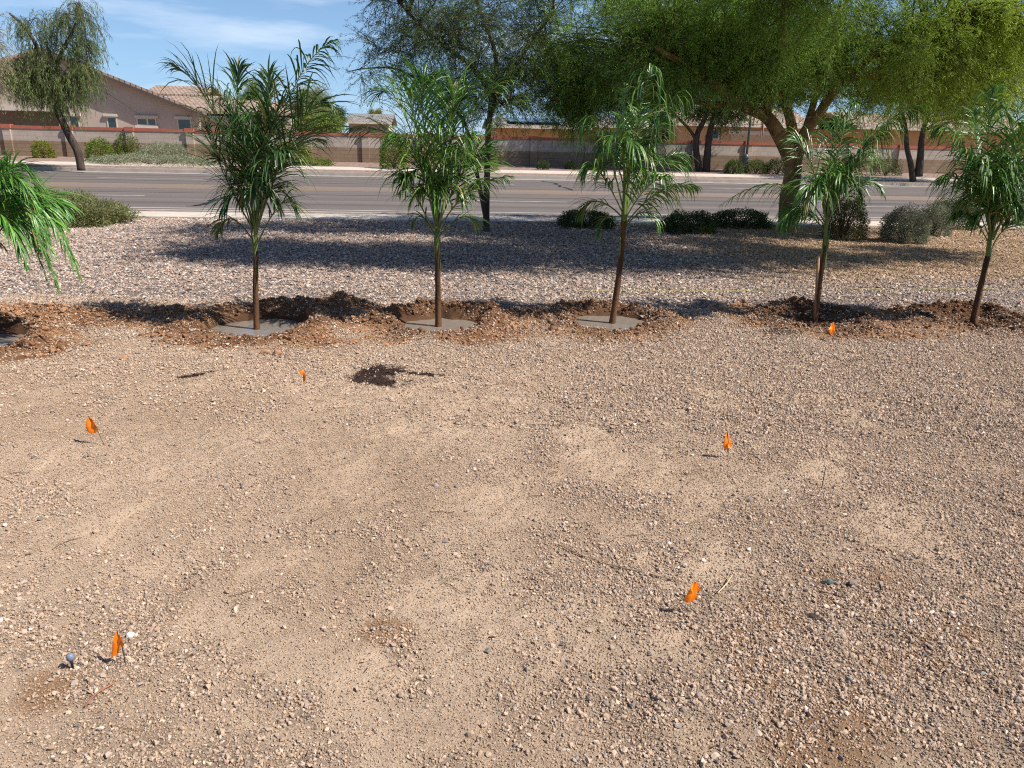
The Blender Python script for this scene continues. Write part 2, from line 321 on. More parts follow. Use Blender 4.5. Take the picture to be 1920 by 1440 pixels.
def gravel_mask(x, y):                               # where the loose pebbles lie thickest
    n = fbm(x, y, .55, 77, 4, .6); n2 = fbm(x, y, 1.7, 88, 3)
    n3 = fbm(x, y, .17, 78, 3)
    g = .27 + 1.1 * (n - .5) + .7 * (n2 - .5) + 1.1 * (n3 - .5) + .30 * sst(-1.5, 1.0, x - .28 * (y - 3)) + .18 * sst(-2.0, .0, x - (y - 6.0) * .3) * sst(4.2, 5.5, y)
    g = g - .45 * dust_mask(x, y)
    g = g - .25 * sst(1.2, 2.2, x) * sst(-1, 0, -(y - 1.9))
    return np.clip(g, .04, 1)
def dust_mask(x, y):
    n = fbm(x, y, .42, 301, 4, .6); return sst(.50, .72, n + .10 * (fbm(x, y, 1.6, 302, 2) - .5)) * (1 - sst(5.2, 6.4, y))
def roadside(x, y):                                  # 0 in the yard, 1 on the roadside gravel behind the palms
    n = fbm(x, y, .6, 99, 4, .6); return sst(7.35, 8.0, y - .035 * x + (n - .5) * .5)
def warm(x, y):                                      # leaf litter under the big tree
    n = fbm(x, y, 1.4, 111, 4); return sst(1.0, 4.0, x - .15 * (y - 9) + (n - .5) * 3) * sst(8.5, 11.5, y + (n - .5) * 2)

sgn = lambda a, b, s: np.arange(a, b, s)
us = np.concatenate([sgn(-40, -12, 1.0), sgn(-12, -6, .08), sgn(-6, -3, .024), sgn(-3, 3, .014), sgn(3, 7, .024), sgn(7, 14, .08), sgn(14, 44, 1.0)])
vs = np.concatenate([sgn(-12, 0, .6), sgn(0, 1.3, .1), sgn(1.3, 4.3, .012), sgn(4.3, 8.6, .02), sgn(8.6, 16.13, .06), [16.13]])
U, Vv = np.meshgrid(us, vs); X = CY * U - SY * Vv; Y = SY * U + CY * Vv
xf, yf = X.ravel(), Y.ravel()
Z, Hh, IN = relief(xf, yf)
Vflat = Vv.ravel(); edge = 1 - sst(15.2, 16.1, Vflat); Z = Z * edge
sand = np.array([.37, .268, .188]); sand2 = np.array([.46, .345, .25]); grav = np.array([.225, .16, .115]); rs = np.array([.17, .14, .125]); wrm = np.array([.26, .165, .09])  # grav and rs are darkened to paint in shadowed gaps between stones
soil = np.array([.19, .090, .043]); soil2 = np.array([.33, .19, .10]); wet = np.array([.06, .032, .02]); mul = np.array([.045, .027, .021]); stn = np.array([.24, .135, .07])
def lerp(a, b, t): return a + (b - a) * t[:, None]
nA = fbm(xf, yf, .9, 130, 5, .6); nB = fbm(xf, yf, .12, 131, 4, .6)
C = lerp(np.tile(sand, (len(xf), 1)), sand2, sst(.35, .65, nA))
gm = gravel_mask(xf, yf); C = lerp(C, grav, sst(.3, .8, gm) * .8)
C = lerp(C, np.array([.53, .39, .275]), dust_mask(xf, yf) * .5); C = lerp(C, stn, stain_mask(xf, yf) * .8)
C = lerp(C, rs, roadside(xf, yf)); C = lerp(C, wrm, warm(xf, yf) * .9)
sm = soil_mask(xf, yf); C = lerp(C, soil2, sm); C = lerp(C, soil, sm * sst(.35, .6, fbm(xf, yf, .3, 140, 4)) )
C = lerp(C, soil, sst(.02, .06, Hh) * .8)
C = lerp(C, wet, np.clip(np.maximum(wet_mask(xf, yf), sst(.05, .5, IN) * 1.1), 0, 1) * .8); C = lerp(C, mul, mulch_mask(xf, yf))
C *= (.9 + .2 * nB)[:, None]
nu, nv = len(us), len(vs); idx = np.arange(nu * nv).reshape(nv, nu)
Fq = np.stack([idx[:-1, :-1], idx[:-1, 1:], idx[1:, 1:], idx[1:, :-1]], -1).reshape(-1, 4)
yard = mesh_np('ground', np.stack([xf, yf, Z], 1), Fq, M_ground, C, True); tag(yard, 'bare sandy yard with loose pebbles and dug soil', 'ground', kind='structure')

# ------------------------------------------------------------------ loose stones, clods, litter
ICO_V = []; ph = (1 + 5 ** .5) / 2
for a in (-1, 1):
    for b_ in (-ph, ph): ICO_V += [(0, a, b_), (a, b_, 0), (b_, 0, a)]
ICO_V = np.array(ICO_V) / math.hypot(1, ph)
import itertools
ICO_F = []
for i, j, k in itertools.combinations(range(12), 3):
    a, b_, c = ICO_V[i], ICO_V[j], ICO_V[k]
    if max(np.linalg.norm(a - b_), np.linalg.norm(b_ - c), np.linalg.norm(a - c)) < 1.1:
        ICO_F.append((i, j, k) if np.dot(np.cross(b_ - a, c - a), a) > 0 else (i, k, j))
ICO_F = np.array(ICO_F)
OCT_V = np.array([(1,0,0),(-1,0,0),(0,1,0),(0,-1,0),(0,0,1),(0,0,-1)], float)
OCT_F = np.array([(0,2,4),(2,1,4),(1,3,4),(3,0,4),(2,0,5),(1,2,5),(3,1,5),(0,3,5)])
def stones(name, x, y, r, cols, tmpl='oct', flat=(.45, .85), sink=.25, jit=.38, parent=None, zoff=0):
    n = len(x); TV, TF = (ICO_V, ICO_F) if tmpl == 'ico' else (OCT_V, OCT_F); k = len(TV)
    z, _, _ = relief(x, y)
    uu, vv = CY * x + SY * y, -SY * x + CY * y; z = z * (1 - sst(15.2, 16.1, vv)) + zoff
    v = TV[None] * (1 + rng.uniform(-jit, jit, (n, k, 1))) + rng.uniform(-.12, .12, (n, k, 3))
    s = np.stack([r * rng.uniform(.8, 1.3, n), r * rng.uniform(.65, 1.05, n), r * rng.uniform(*flat, n)], 1)
    v = v * s[:, None, :]
    tx = rng.uniform(-.5, .5, n); c_, s_ = np.cos(tx)[:, None], np.sin(tx)[:, None]
    v = np.stack([v[..., 0] * c_ + v[..., 2] * s_, v[..., 1], -v[..., 0] * s_ + v[..., 2] * c_], -1)
    a = rng.uniform(0, 6.283, n); c_, s_ = np.cos(a)[:, None], np.sin(a)[:, None]
    v = np.stack([v[..., 0] * c_ - v[..., 1] * s_, v[..., 0] * s_ + v[..., 1] * c_, v[..., 2]], -1)
    v += np.stack([x, y, z + r * (np.mean(flat) - sink)], 1)[:, None, :]
    F = (TF[None] + (np.arange(n) * k)[:, None, None]).reshape(-1, 3)
    return mesh_np(name, v.reshape(-1, 3), F, M_stone, np.repeat(cols, k, 0), False, parent)
PAL = np.array([(.50,.37,.275),(.46,.35,.28),(.55,.42,.33),(.42,.33,.285),(.36,.28,.235),(.64,.55,.47),(.30,.26,.245),(.38,.24,.17),(.20,.175,.165),(.74,.68,.61),(.30,.33,.28)])
def pick(n, wts, var=.14):
    wts = np.array(wts, float); c = PAL[rng.choice(len(PAL), n, p=wts / wts.sum())]
    return np.clip(c * rng.uniform(1 - var, 1 + var, (n, 1)), 0, .9)
def dusty(c):
    k = np.clip(rng.uniform(-.3, 1, (len(c), 1)), 0, .85); c = c * np.array([1.0, .97, .91]); return (c * (1 - k) + np.array([.42, .305, .215]) * k) * rng.uniform(.8, 1.08, (len(c), 1))
def scatter(n, y0, y1, margin=.6, k=.70):            # points over the wedge in view, uniform per square metre
    m = int(n * 1.0); y = np.sqrt(rng.uniform(0, 1, m) * (y1**2 - y0**2) + y0**2); x = rng.uniform(-1, 1, m) * (y * k + margin); return x, y
def not_wet(x, y): _, _, ins = relief(x, y); return ins < .35
# nearest pebbles
x, y = scatter(300000, 1.45, 4.3); g = gravel_mask(x, y); keep = rng.uniform(0, 1, len(x)) < np.clip(g * 1.3 - .10, .07, 1) ** 1.4; x, y = x[keep], y[keep]
r = np.clip(rng.lognormal(math.log(.0034), .42, len(x)), .0016, .010)
tag(stones('pebbles', x, y, r, dusty(pick(len(x), [6,6,5,5,5,1.5,4,2,2.2,.3,.25])), 'ico', (.6, .95), sink=.22, jit=.46), 'loose tan and grey pebbles on the sand close to the camera', 'pebbles', kind='stuff')
x, y = scatter(360000, 4.3, 7.9); g = np.maximum(gravel_mask(x, y), .35 * sst(4.5, 5.5, y)); sm_ = soil_mask(x, y)
keep = (rng.uniform(0, 1, len(x)) < np.clip(g * 1.35 - .1, .05, 1) * (1 - .75 * sm_)) & not_wet(x, y) & (rng.uniform(0, 1, len(x)) > mulch_mask(x, y) * .93); x, y = x[keep], y[keep]
r = np.clip(rng.lognormal(math.log(.0055), .38, len(x)), .0025, .016)
tag(stones('pebbles', x, y, r, dusty(pick(len(x), [6,6,6,5,5,2,3,2,2,.4,.2])), flat=(.7, 1.05), sink=.2), 'loose pebbles across the middle of the yard', 'pebbles', kind='stuff')
x, y = scatter(520000, 1.45, 6.2); keep = (rng.uniform(0, 1, len(x)) < np.clip(1.25 - y / 6.5, .1, 1) * (1 - .4 * dust_mask(x, y))) & (mulch_mask(x, y) < .5) & (soil_mask(x, y) < .6); x, y = x[keep], y[keep]
r = rng.uniform(.0011, .0030, len(x)) * (1 + y * .12); k_ = rng.uniform(0, 1, (len(x), 1))
tag(stones('sand_grit', x, y, r, (np.array([.49, .365, .26]) * (1 - k_) + np.array([.33, .22, .145]) * k_) * rng.uniform(.8, 1.2, (len(x), 1)), flat=(.6, 1.1), sink=.1), 'coarse sand grit and crumbs covering the yard', 'grit', kind='stuff')
x, y = scatter(9000, 1.5, 7.2); z_ = relief(x, y)[0] + .004; n_ = len(x); dd = np.stack([rng.normal(size=n_), rng.normal(size=n_), rng.normal(size=n_) * .25], 1)
DEB = (np.stack([x, y, z_], 1), dd, rng.uniform(.006, .028, n_), rng.uniform(.002, .006, n_), np.array([.075, .042, .025]) * rng.uniform(.4, 2.2, (n_, 1)))
# roadside crushed stone
x, y = scatter(330000, 7.2, 17.2, 1.5, .72); vv = -SY * x + CY * y; q = roadside(x, y) * (1 - soil_mask(x, y) * .9)
keep = (vv < 16.08) & (rng.uniform(0, 1, len(x)) < q); x, y = x[keep], y[keep]
r = np.clip(rng.lognormal(math.log(.0125), .35, len(x)), .006, .03) * np.interp(y, [7, 9, 16], [.75, 1, 1.25])
c = pick(len(x), [3,5,4,7,6,4,5,2,3,.8,.2]) * .84; c = c * np.array([1.0, .97, .95]); wm = warm(x, y); c = c * (1 - .5 * wm[:, None]) + .5 * wm[:, None] * np.array([.42, .27, .15]) * rng.uniform(.6, 1.5, (len(x), 1))
tag(stones('roadside_gravel', x, y, r, np.clip(c, 0, .9), sink=.3), 'crushed pinkish grey stone between the palms and the pavement', 'gravel', kind='stuff')
# soil clods
x, y = scatter(260000, 5.6, 9.0); sm_ = soil_mask(x, y); _, hh, ins = relief(x, y)
keep = (rng.uniform(0, 1, len(x)) < sm_ * (.16 + 5 * hh)) & (ins < .4); x, y = x[keep], y[keep]
r = np.clip(rng.lognormal(math.log(.0062), .55, len(x)), .003, .035); wt = np.clip(wet_mask(x, y), 0, 1)
c = (np.array([.235, .118, .062]) * (1 - wt[:, None] * .7) + np.array([.12, .08, .045]) * rng.uniform(0, 1, (len(x), 1)) * (1 - wt[:, None])) * rng.uniform(.7, 1.3, (len(x), 1))
pb = rng.uniform(0, 1, len(x)) < .13 * (r < .012); c[pb] = pick(pb.sum(), [5,5,5,4,4,3,1,1,0,0,0])
tag(stones('soil_clods', x, y, r, np.clip(c, 0, .9), 'ico', (.6, .95), .3), 'crumbled brown soil clods on the rims of the planting basins', 'soil', kind='stuff')
# dark mulch crumbs
x, y = scatter(120000, 5.0, 7.0); dk = np.maximum(mulch_mask(x, y), (wet_mask(x, y) > 1.0) * .8); keep = (rng.uniform(0, 1, len(x)) < dk ** 1.5) & (rng.uniform(0,1,len(x)) < .8); x, y = x[keep], y[keep]
r = np.clip(rng.lognormal(math.log(.0042), .4, len(x)), .002, .012)
tag(stones('mulch_crumbs', x, y, r, np.array([[.034, .020, .016]]) * rng.uniform(.5, 1.8, (len(x), 1)), 'oct', sink=.1), 'dark spilled mulch crumbs lying in patches on the pebbles', 'mulch', kind='stuff')
# a few bigger stones that stand out in the foreground
x, y = scatter(260, 1.5, 6.5); r = rng.uniform(.008, .016, len(x))
tag(stones('scattered_stones', x, y, r, dusty(pick(len(x), [3,3,3,3,3,3,4,2,3,1,1])), 'ico', sink=.35), 'bigger single stones scattered through the yard pebbles', 'stones', kind='stuff')
for (px, py, rr, c, nm, lb) in [(520, 664, .05, (.33,.18,.10), 'soil_clod', 'large brown soil clod at the foot of the rim below the leftmost full palm'),
                            (495, 662, .04, (.31,.17,.09), 'soil_clod', 'smaller brown soil clod left of its large neighbour below the leftmost full palm'),
                            (232, 672, .035, (.36,.21,.12), 'soil_clod', 'brown soil clod at the front of the soil heap left of the palms'),
                            (1255, 1018, .010, (.75,.70,.64), 'white_stone', 'small white stone in the gravel above the nearest right flag'),
                            (243, 1192, .018, (.72,.68,.60), 'white_stone', 'pale square stone right of the nearest left flag'),
                            (1553, 1094, .022, (.12,.14,.13), 'dark_stone', 'dark greenish stone on the damp brown patch at the right')]:
    p = P(px, py); rng_s = rng
    o = stones(nm, np.array([p.x]), np.array([p.y]), np.array([rr]), np.array([c]), 'ico', (.6, .8), .35, .2); tag(o, lb, 'stone' if 'stone' in nm else 'clod')

def blades(base, d, ln, wd, col, name, m, parent=None, segs=1, droop=0.0, curl=None):
    n = len(base); d = d / (np.linalg.norm(d, axis=1, keepdims=True) + 1e-9)
    rn = rng.normal(size=(n, 3)); side = np.cross(d, rn); side /= np.linalg.norm(side, axis=1, keepdims=True) + 1e-9
    mid = base + d * (ln * .5)[:, None]; tip = base + d * ln[:, None]; tip[:, 2] -= droop * ln
    v = np.stack([base, mid + side * (wd * .5)[:, None], tip, mid - side * (wd * .5)[:, None]], 1).reshape(-1, 3)
    return mesh_np(name, v, (np.arange(n * 4)).reshape(n, 4), m, np.repeat(col, 4, 0), False, parent)
tag(blades(*DEB, 'dead_leaf_bits', M_leaf), 'small dark bits of dead leaf and bark lying on the sand', 'leaf bits', kind='stuff')
# leaf litter under the big tree, dry twigs and straw over the yard
x, y = scatter(70000, 8.2, 16.5, 1.5, .72); q = warm(x, y); keep = (rng.uniform(0, 1, len(x)) < q) & (-SY * x + CY * y < 16.05); x, y = x[keep], y[keep]; n_ = len(x)
z_ = relief(x, y)[0] + .012 + rng.uniform(0, .012, n_); dd = np.stack([rng.normal(size=n_), rng.normal(size=n_), rng.normal(size=n_) * .15], 1)
lc = np.array([(.42,.25,.10),(.50,.34,.14),(.30,.17,.08),(.55,.42,.20)])[rng.choice(4, n_)]
tag(blades(np.stack([x, y, z_], 1), dd, rng.uniform(.02, .05, n_), rng.uniform(.006, .014, n_), lc, 'leaf_litter', M_leaf), 'dry orange brown leaf litter under the big tree', 'leaf litter', kind='stuff')
mb = MB()
for i in range(330):
    a_, b_ = scatter(1, 1.5, 7.5); px_, py_ = float(a_[0]), float(b_[0]); an = random.uniform(0, 6.28); ln = random.uniform(.02, .13); bd = random.uniform(-.6, .6); pts = []
    for k in range(4):
        t = k / 3; pts.append([px_ + math.cos(an + bd * t) * ln * t, py_ + math.sin(an + bd * t) * ln * t])
    zz = relief(np.array([p[0] for p in pts]), np.array([p[1] for p in pts]))[0]
    mb.tube([(p[0], p[1], z + .006) for p, z in zip(pts, zz)], random.uniform(.0007, .0017), 4)
tag(mb.build('dry_twigs', M_twig), 'thin dry twigs strewn over the sand', 'twigs', kind='stuff')
def strand(name, pxs, rad, m, label, cat, lift=.008):
    pts = []
    P0 = [P(a, b) for a, b in pxs]
    for i in range(len(P0) - 1):
        for k in range(6): pts.append(P0[i].lerp(P0[i+1], k / 6))
    pts.append(P0[-1]); zz = relief(np.array([p.x for p in pts]), np.array([p.y for p in pts]))[0]
    zz = np.maximum.accumulate(zz) * .3 + zz * .7
    return tag(MB().tube([(p.x, p.y, float(z) + lift) for p, z in zip(pts, zz)], rad, 5).build(name, m, smooth=True), label, cat)
strand('straw_stem', [(540, 671), (600, 672), (662, 676)], .003, M_straw, 'long pale straw stem lying behind the dark mulch patch', 'straw')
strand('straw_stem', [(1474, 686), (1502, 689)], .005, M_straw, 'short pale straw stem on the gravel below the dark soil pile', 'straw')
strand('dry_stalk', [(1045, 1022), (1100, 1045), (1180, 1068), (1290, 1092)], .0022, mat('brown_stalk', (.30,.19,.11), .9, .2, 20), 'long thin brown stalk running up to the nearest right flag', 'stalk')
strand('dry_stalk', [(1345, 1118), (1362, 1100), (1372, 1085)], .002, M_straw, 'short yellowish grass stalk right of the nearest right flag', 'stalk', .02)
strand('dry_stalk', [(158, 1322), (185, 1300), (215, 1282)], .003, mat('red_stalk', (.30,.13,.08), .9, .2, 20), 'reddish bent stalk lying below the nearest left flag', 'stalk')
strand('yellow_string', [(800, 553), (1200, 551), (1640, 547), (1930, 548)], .0013, M_string, 'thin yellow string line stretched over the gravel behind the palms', 'string', .035)
p = P(1527, 1158); bl = MB(); bl.v = [(-.028, .012, .004), (-.01, .010, .012), (.012, -.002, .012), (.03, -.014, .004), (.008, -.012, .006), (-.014, -.004, .006)]; bl.f = [(0, 5, 1), (1, 5, 4, 2), (2, 4, 3)]
o = bl.build('dead_leaf', mat('dark_leaf', (.05, .035, .03), .7, .2, 30)); sol = o.modifiers.new('s', 'SOLIDIFY'); sol.thickness = .0015
o.location = (p.x, p.y, float(relief(np.array([p.x]), np.array([p.y]))[0][0]) + .008); tag(o, 'curled dark dead leaf on the damp brown patch at the right', 'leaf')

# ------------------------------------------------------------------ roadside strips, road, far verge  (uv space, turned by YAW)
def sheet(name, v0, z0, v1, z1, m, u0=-160, u1=200, label=None, seg=1, cat=None):
    b = MB(); 
    for i in range(seg):
        a = u0 + (u1 - u0) * i / seg; c = u0 + (u1 - u0) * (i + 1) / seg
        b.poly([(a, v0, z0), (c, v0, z0), (c, v1, z1), (a, v1, z1)])
    o = b.build(name, m, rot=True); return tag(o, label or name.replace('_', ' '), cat, kind='structure')
big = MB().poly([(-900, -300, -.32), (900, -300, -.32), (900, 1500, -.32), (-900, 1500, -.32)]).build('terrain', M_soilplain); tag(big, kind='structure')
def slabs(name, v0, v1, z, zt, pitch, m, label, u0=-40, u1=60, gap=.012, z1=None):
    b = MB(); u = u0; z1 = z if z1 is None else z1
    while u < u1:
        i = len(b.v); a, c = u + gap / 2, u + pitch - gap / 2
        b.v += [(a, v0, z-zt), (c, v0, z-zt), (c, v1, z1-zt), (a, v1, z1-zt), (a, v0, z), (c, v0, z), (c, v1, z1), (a, v1, z1)]
        b.f += [(i,i+3,i+2,i+1),(i+4,i+5,i+6,i+7),(i,i+1,i+5,i+4),(i+1,i+2,i+6,i+5),(i+2,i+3,i+7,i+6),(i+3,i,i+4,i+7)]; u += pitch
    return tag(b.build(name, m, rot=True), label, kind='structure')
slabs('sidewalk', 16.14, 17.2, .03, .2, 1.8, M_conc, 'pale concrete sidewalk on the near side of the road', -60, 80)
sheet('verge', 17.2, .005, 17.64, .01, M_fgravel, label='narrow gravel verge between sidewalk and near curb')
slabs('curb', 17.64, 17.8, .02, .3, 3.0, M_curb, 'near concrete curb', -60, 80)
sheet('gutter', 17.8, -.118, 18.2, -.126, M_curb, label='near gutter')
sheet('road', 17.7, -.13, 36.6, -.13, M_asph, label='wide asphalt road')
sheet('gutter', 36.15, -.122, 36.62, -.116, M_curb, label='far gutter')
slabs('curb', 36.62, 36.8, .03, .3, 3.4, M_curb, 'far concrete curb', -80, 120)
sheet('verge', 36.8, .022, 38.4, .062, M_fgravel, label='gravel verge between far curb and far sidewalk')
slabs('sidewalk', 38.4, 40.0, .075, .2, 3.0, M_conc, 'concrete sidewalk across the road', -80, 120, z1=.152)
sheet('far_verge', 40.0, .12, 47.0, .20, M_fgravel, label='reddish gravel bed in front of the block wall')
sheet('far_ground', 46.5, .19, 400, .4, M_soilplain, u0=-500, u1=600, label='ground behind the block wall')
sheet('ground_side', -12, -.04, 16.14, -.04, M_soilplain, u0=-160, u1=-39.9, label='bare ground to the left'); sheet('ground_side', -12, -.04, 16.14, -.04, M_soilplain, u0=42.9, u1=200, label='bare ground to the right')
def marks(name, spans, v0, wv, m, label):
    b = MB()
    for a, c in spans: b.poly([(a, v0 - wv/2, -.126), (c, v0 - wv/2, -.126), (c, v0 + wv/2, -.126), (a, v0 + wv/2, -.126)])
    return tag(b.build(name, m, rot=True), label, kind='structure')
U_ = lambda px, py: to_uv(P(px, py, -.13))[0]
marks('road_marking', [(-160, 200)], 19.8, .11, M_white, 'solid white line along the near road edge')
dn = [(U_(48, 365), U_(122, 366))]; dn = [(dn[0][0] + k * 12.2, dn[0][0] + k * 12.2 + 3.1) for k in range(-10, 14)]
marks('road_marking', [(a, c) for a, c in dn], 23.5, .12, M_white, 'dashed white line between the near lanes')
marks('centre_lane', [(-160, 200)], 27.75, 1.75, mat('worn_asphalt', (.20, .155, .13), .9, .12, .6, stretch=(.03, 1, 1)), 'paler centre turning lane of the road')
marks('road_marking', [(-160, 200)], 26.75, .14, M_yellow, 'worn yellow line on the near side of the centre lane')
marks('road_marking', [(-160, 200)], 28.75, .14, M_yellow, 'worn yellow line on the far side of the centre lane')
f0 = U_(172, 334); marks('road_marking', [(f0 + k * 12.2, f0 + k * 12.2 + 4.0) for k in range(-10, 14)], 32.2, .13, M_white, 'dashed white line between the far lanes')
marks('road_marking', [(-160, 200)], 36.05, .10, M_white, 'white line along the far road edge')
def crack(pxs, wd, label):
    b = MB(); pts = [P(a, c, -.127) for a, c in pxs]; fine = []
    for i in range(len(pts) - 1):
        for k in range(5): q = pts[i].lerp(pts[i+1], k / 5); fine.append(q + Vector((random.uniform(-.12, .12), random.uniform(-.15, .15), 0)))
    fine.append(pts[-1])
    for i in range(len(fine) - 1):
        a, c = fine[i], fine[i+1]; s = Vector((-(c - a).y, (c - a).x, 0)).normalized() * wd / 2 * random.uniform(.6, 1.3); i0 = len(b.v)
        b.v += [tuple(a - s), tuple(c - s), tuple(c + s), tuple(a + s)]; b.f.append((i0, i0+1, i0+2, i0+3))
    tag(b.build('road_crack', M_tar), label, kind='structure')
crack([(1018, 339), (1042, 344), (1050, 350), (1073, 357)], .14, 'dark zigzag crack in the far lanes')
crack([(352, 387), (385, 382), (400, 374), (430, 368)], .22, 'dark tar patch in the near lane')
for y0_ in (24.9, 31.0, 34.2):
    marks('road_seam', [(-160, 200)], y0_, .05, M_tar, 'long paving seam in the road')

# ------------------------------------------------------------------ water in the planting basins
WATER = [(0, .42, 'muddy puddle in the basin at the left edge of the photo'), (1, .46, 'puddle around the trunk of the leftmost full palm'), (2, .40, 'bright puddle around the palm left of centre'), (3, .38, 'pale puddle around the palm right of centre')]
for i, rr, lb in WATER:
    p = PALM_BASE[i]; rr = rr + .07; n = 64; b = MB(); b.v.append((0, 0, 0))
    for k in range(n): a = 2 * math.pi * k / n; q = rr * (1 + .1 * math.sin(3 * a + i) + .06 * math.sin(5 * a)) ; b.v.append((q * math.cos(a), q * math.sin(a), 0))
    b.f = [(0, 1 + k, 1 + (k + 1) % n) for k in range(n)]
    o = b.build('water', M_water, smooth=True); o.location = (p.x, p.y, -.03); tag(o, lb, 'puddle', kind='structure')

# ------------------------------------------------------------------ young palms
def bez(a, b, c, t): return a * (1 - t) ** 2 + b * 2 * t * (1 - t) + c * t * t
def frond(root, a, b, c, L0, cols, droop=.9, npair=34, start=.28, petr=.008, wid=.013, alpha=52, name='frond', pm=None):
    """a, b, c world points of the midrib; leaflets on both sides"""
    a, b, c = (np.array(q, float) for q in (a, b, c)); V = []; Fc = []; Cc = []
    ts = np.linspace(0, 1, 14); pts = [bez(a, b, c, t) for t in ts]
    def T(t): 
        q = 2 * (1 - t) * (b - a) + 2 * t * (c - b); return q / (np.linalg.norm(q) + 1e-9)
    # rachis (4-sided)
    for j, p in enumerate(pts):
        t = T(ts[j]); s = np.cross(t, (0.1, 0.03, 1)); s /= np.linalg.norm(s) + 1e-9; nn = np.cross(s, t); rr = petr * (1 - .85 * ts[j])
        for (u_, w_) in ((1, 0), (0, 1), (-1, 0), (0, -1)): V.append(p + s * rr * u_ + nn * rr * w_); Cc.append(cols[2])
    for j in range(len(pts) - 1):
        for k in range(4): Fc.append((j*4+k, j*4+(k+1) % 4, (j+1)*4+(k+1) % 4, (j+1)*4+k))
    tw = random.uniform(-.5, .5)
    for i in range(npair):
        t = start + (1 - start) * (i + .5) / npair; p0 = bez(a, b, c, t); tt = T(t)
        s = np.cross(tt, (0.05, 0.02, 1)); s /= np.linalg.norm(s) + 1e-9; nn = np.cross(s, tt)
        s2 = s * math.cos(tw) + nn * math.sin(tw); n2 = -s * math.sin(tw) + nn * math.cos(tw)
        k = (t - start) / (1 - start); ll = L0 * (.55 + 1.1 * k * (1 - k) * 2) * (1 - .62 * k ** 2)
        al = R(alpha - 22 * k)
        for sd_ in (-1, 1):
            if random.random() < .06: continue
            l_ = ll * random.uniform(.65, 1.2); aa = al + random.uniform(-.2, .2)
            d = tt * math.cos(aa) + s2 * sd_ * math.sin(aa) + n2 * random.uniform(-.15, .45); d /= np.linalg.norm(d)
            ns = 5; p = p0.copy(); g = droop * random.uniform(.6, 1.4) * (1 + .9 * k); i0 = len(V); tone = cols[0] + (cols[1] - cols[0]) * random.random() ** 1.6
            if random.random() < .03: tone = np.array((.28, .22, .06))
            tone = tone * random.uniform(.8, 1.2)
            wv = np.cross(d, n2 + .4 * tt); wv /= np.linalg.norm(wv) + 1e-9
            for q in range(ns + 1):
                f = q / ns; wdt = wid * (.45 + 1.6 * f * (1 - f) * 1.6) * (1 - f ** 4 * .97)
                up = np.cross(wv, d); V.extend([p - wv * wdt / 2, p - up * wdt * .18, p + wv * wdt / 2]); Cc.extend([tone] * 3)
                d = d + np.array((0, 0, -g * .28 * (.4 + f))); d /= np.linalg.norm(d); p = p + d * l_ / ns
            for q in range(ns):
                z0 = i0 + q * 3; Fc.append((z0, z0+1, z0+4, z0+3)); Fc.append((z0+1, z0+2, z0+5, z0+4))
    return mesh_np(name, np.array(V) - np.array(root.location), np.array(Fc), M_palm, np.array(Cc), False, root)
G_DARK = (np.array((.016, .052, .012)), np.array((.075, .16, .035)), np.array((.10, .16, .05)))
G_MID = (np.array((.022, .08, .012)), np.array((.15, .29, .04)), np.array((.14, .20, .06)))
G_BRIGHT = (np.array((.04, .13, .015)), np.array((.15, .34, .05)), np.array((.16, .24, .07)))
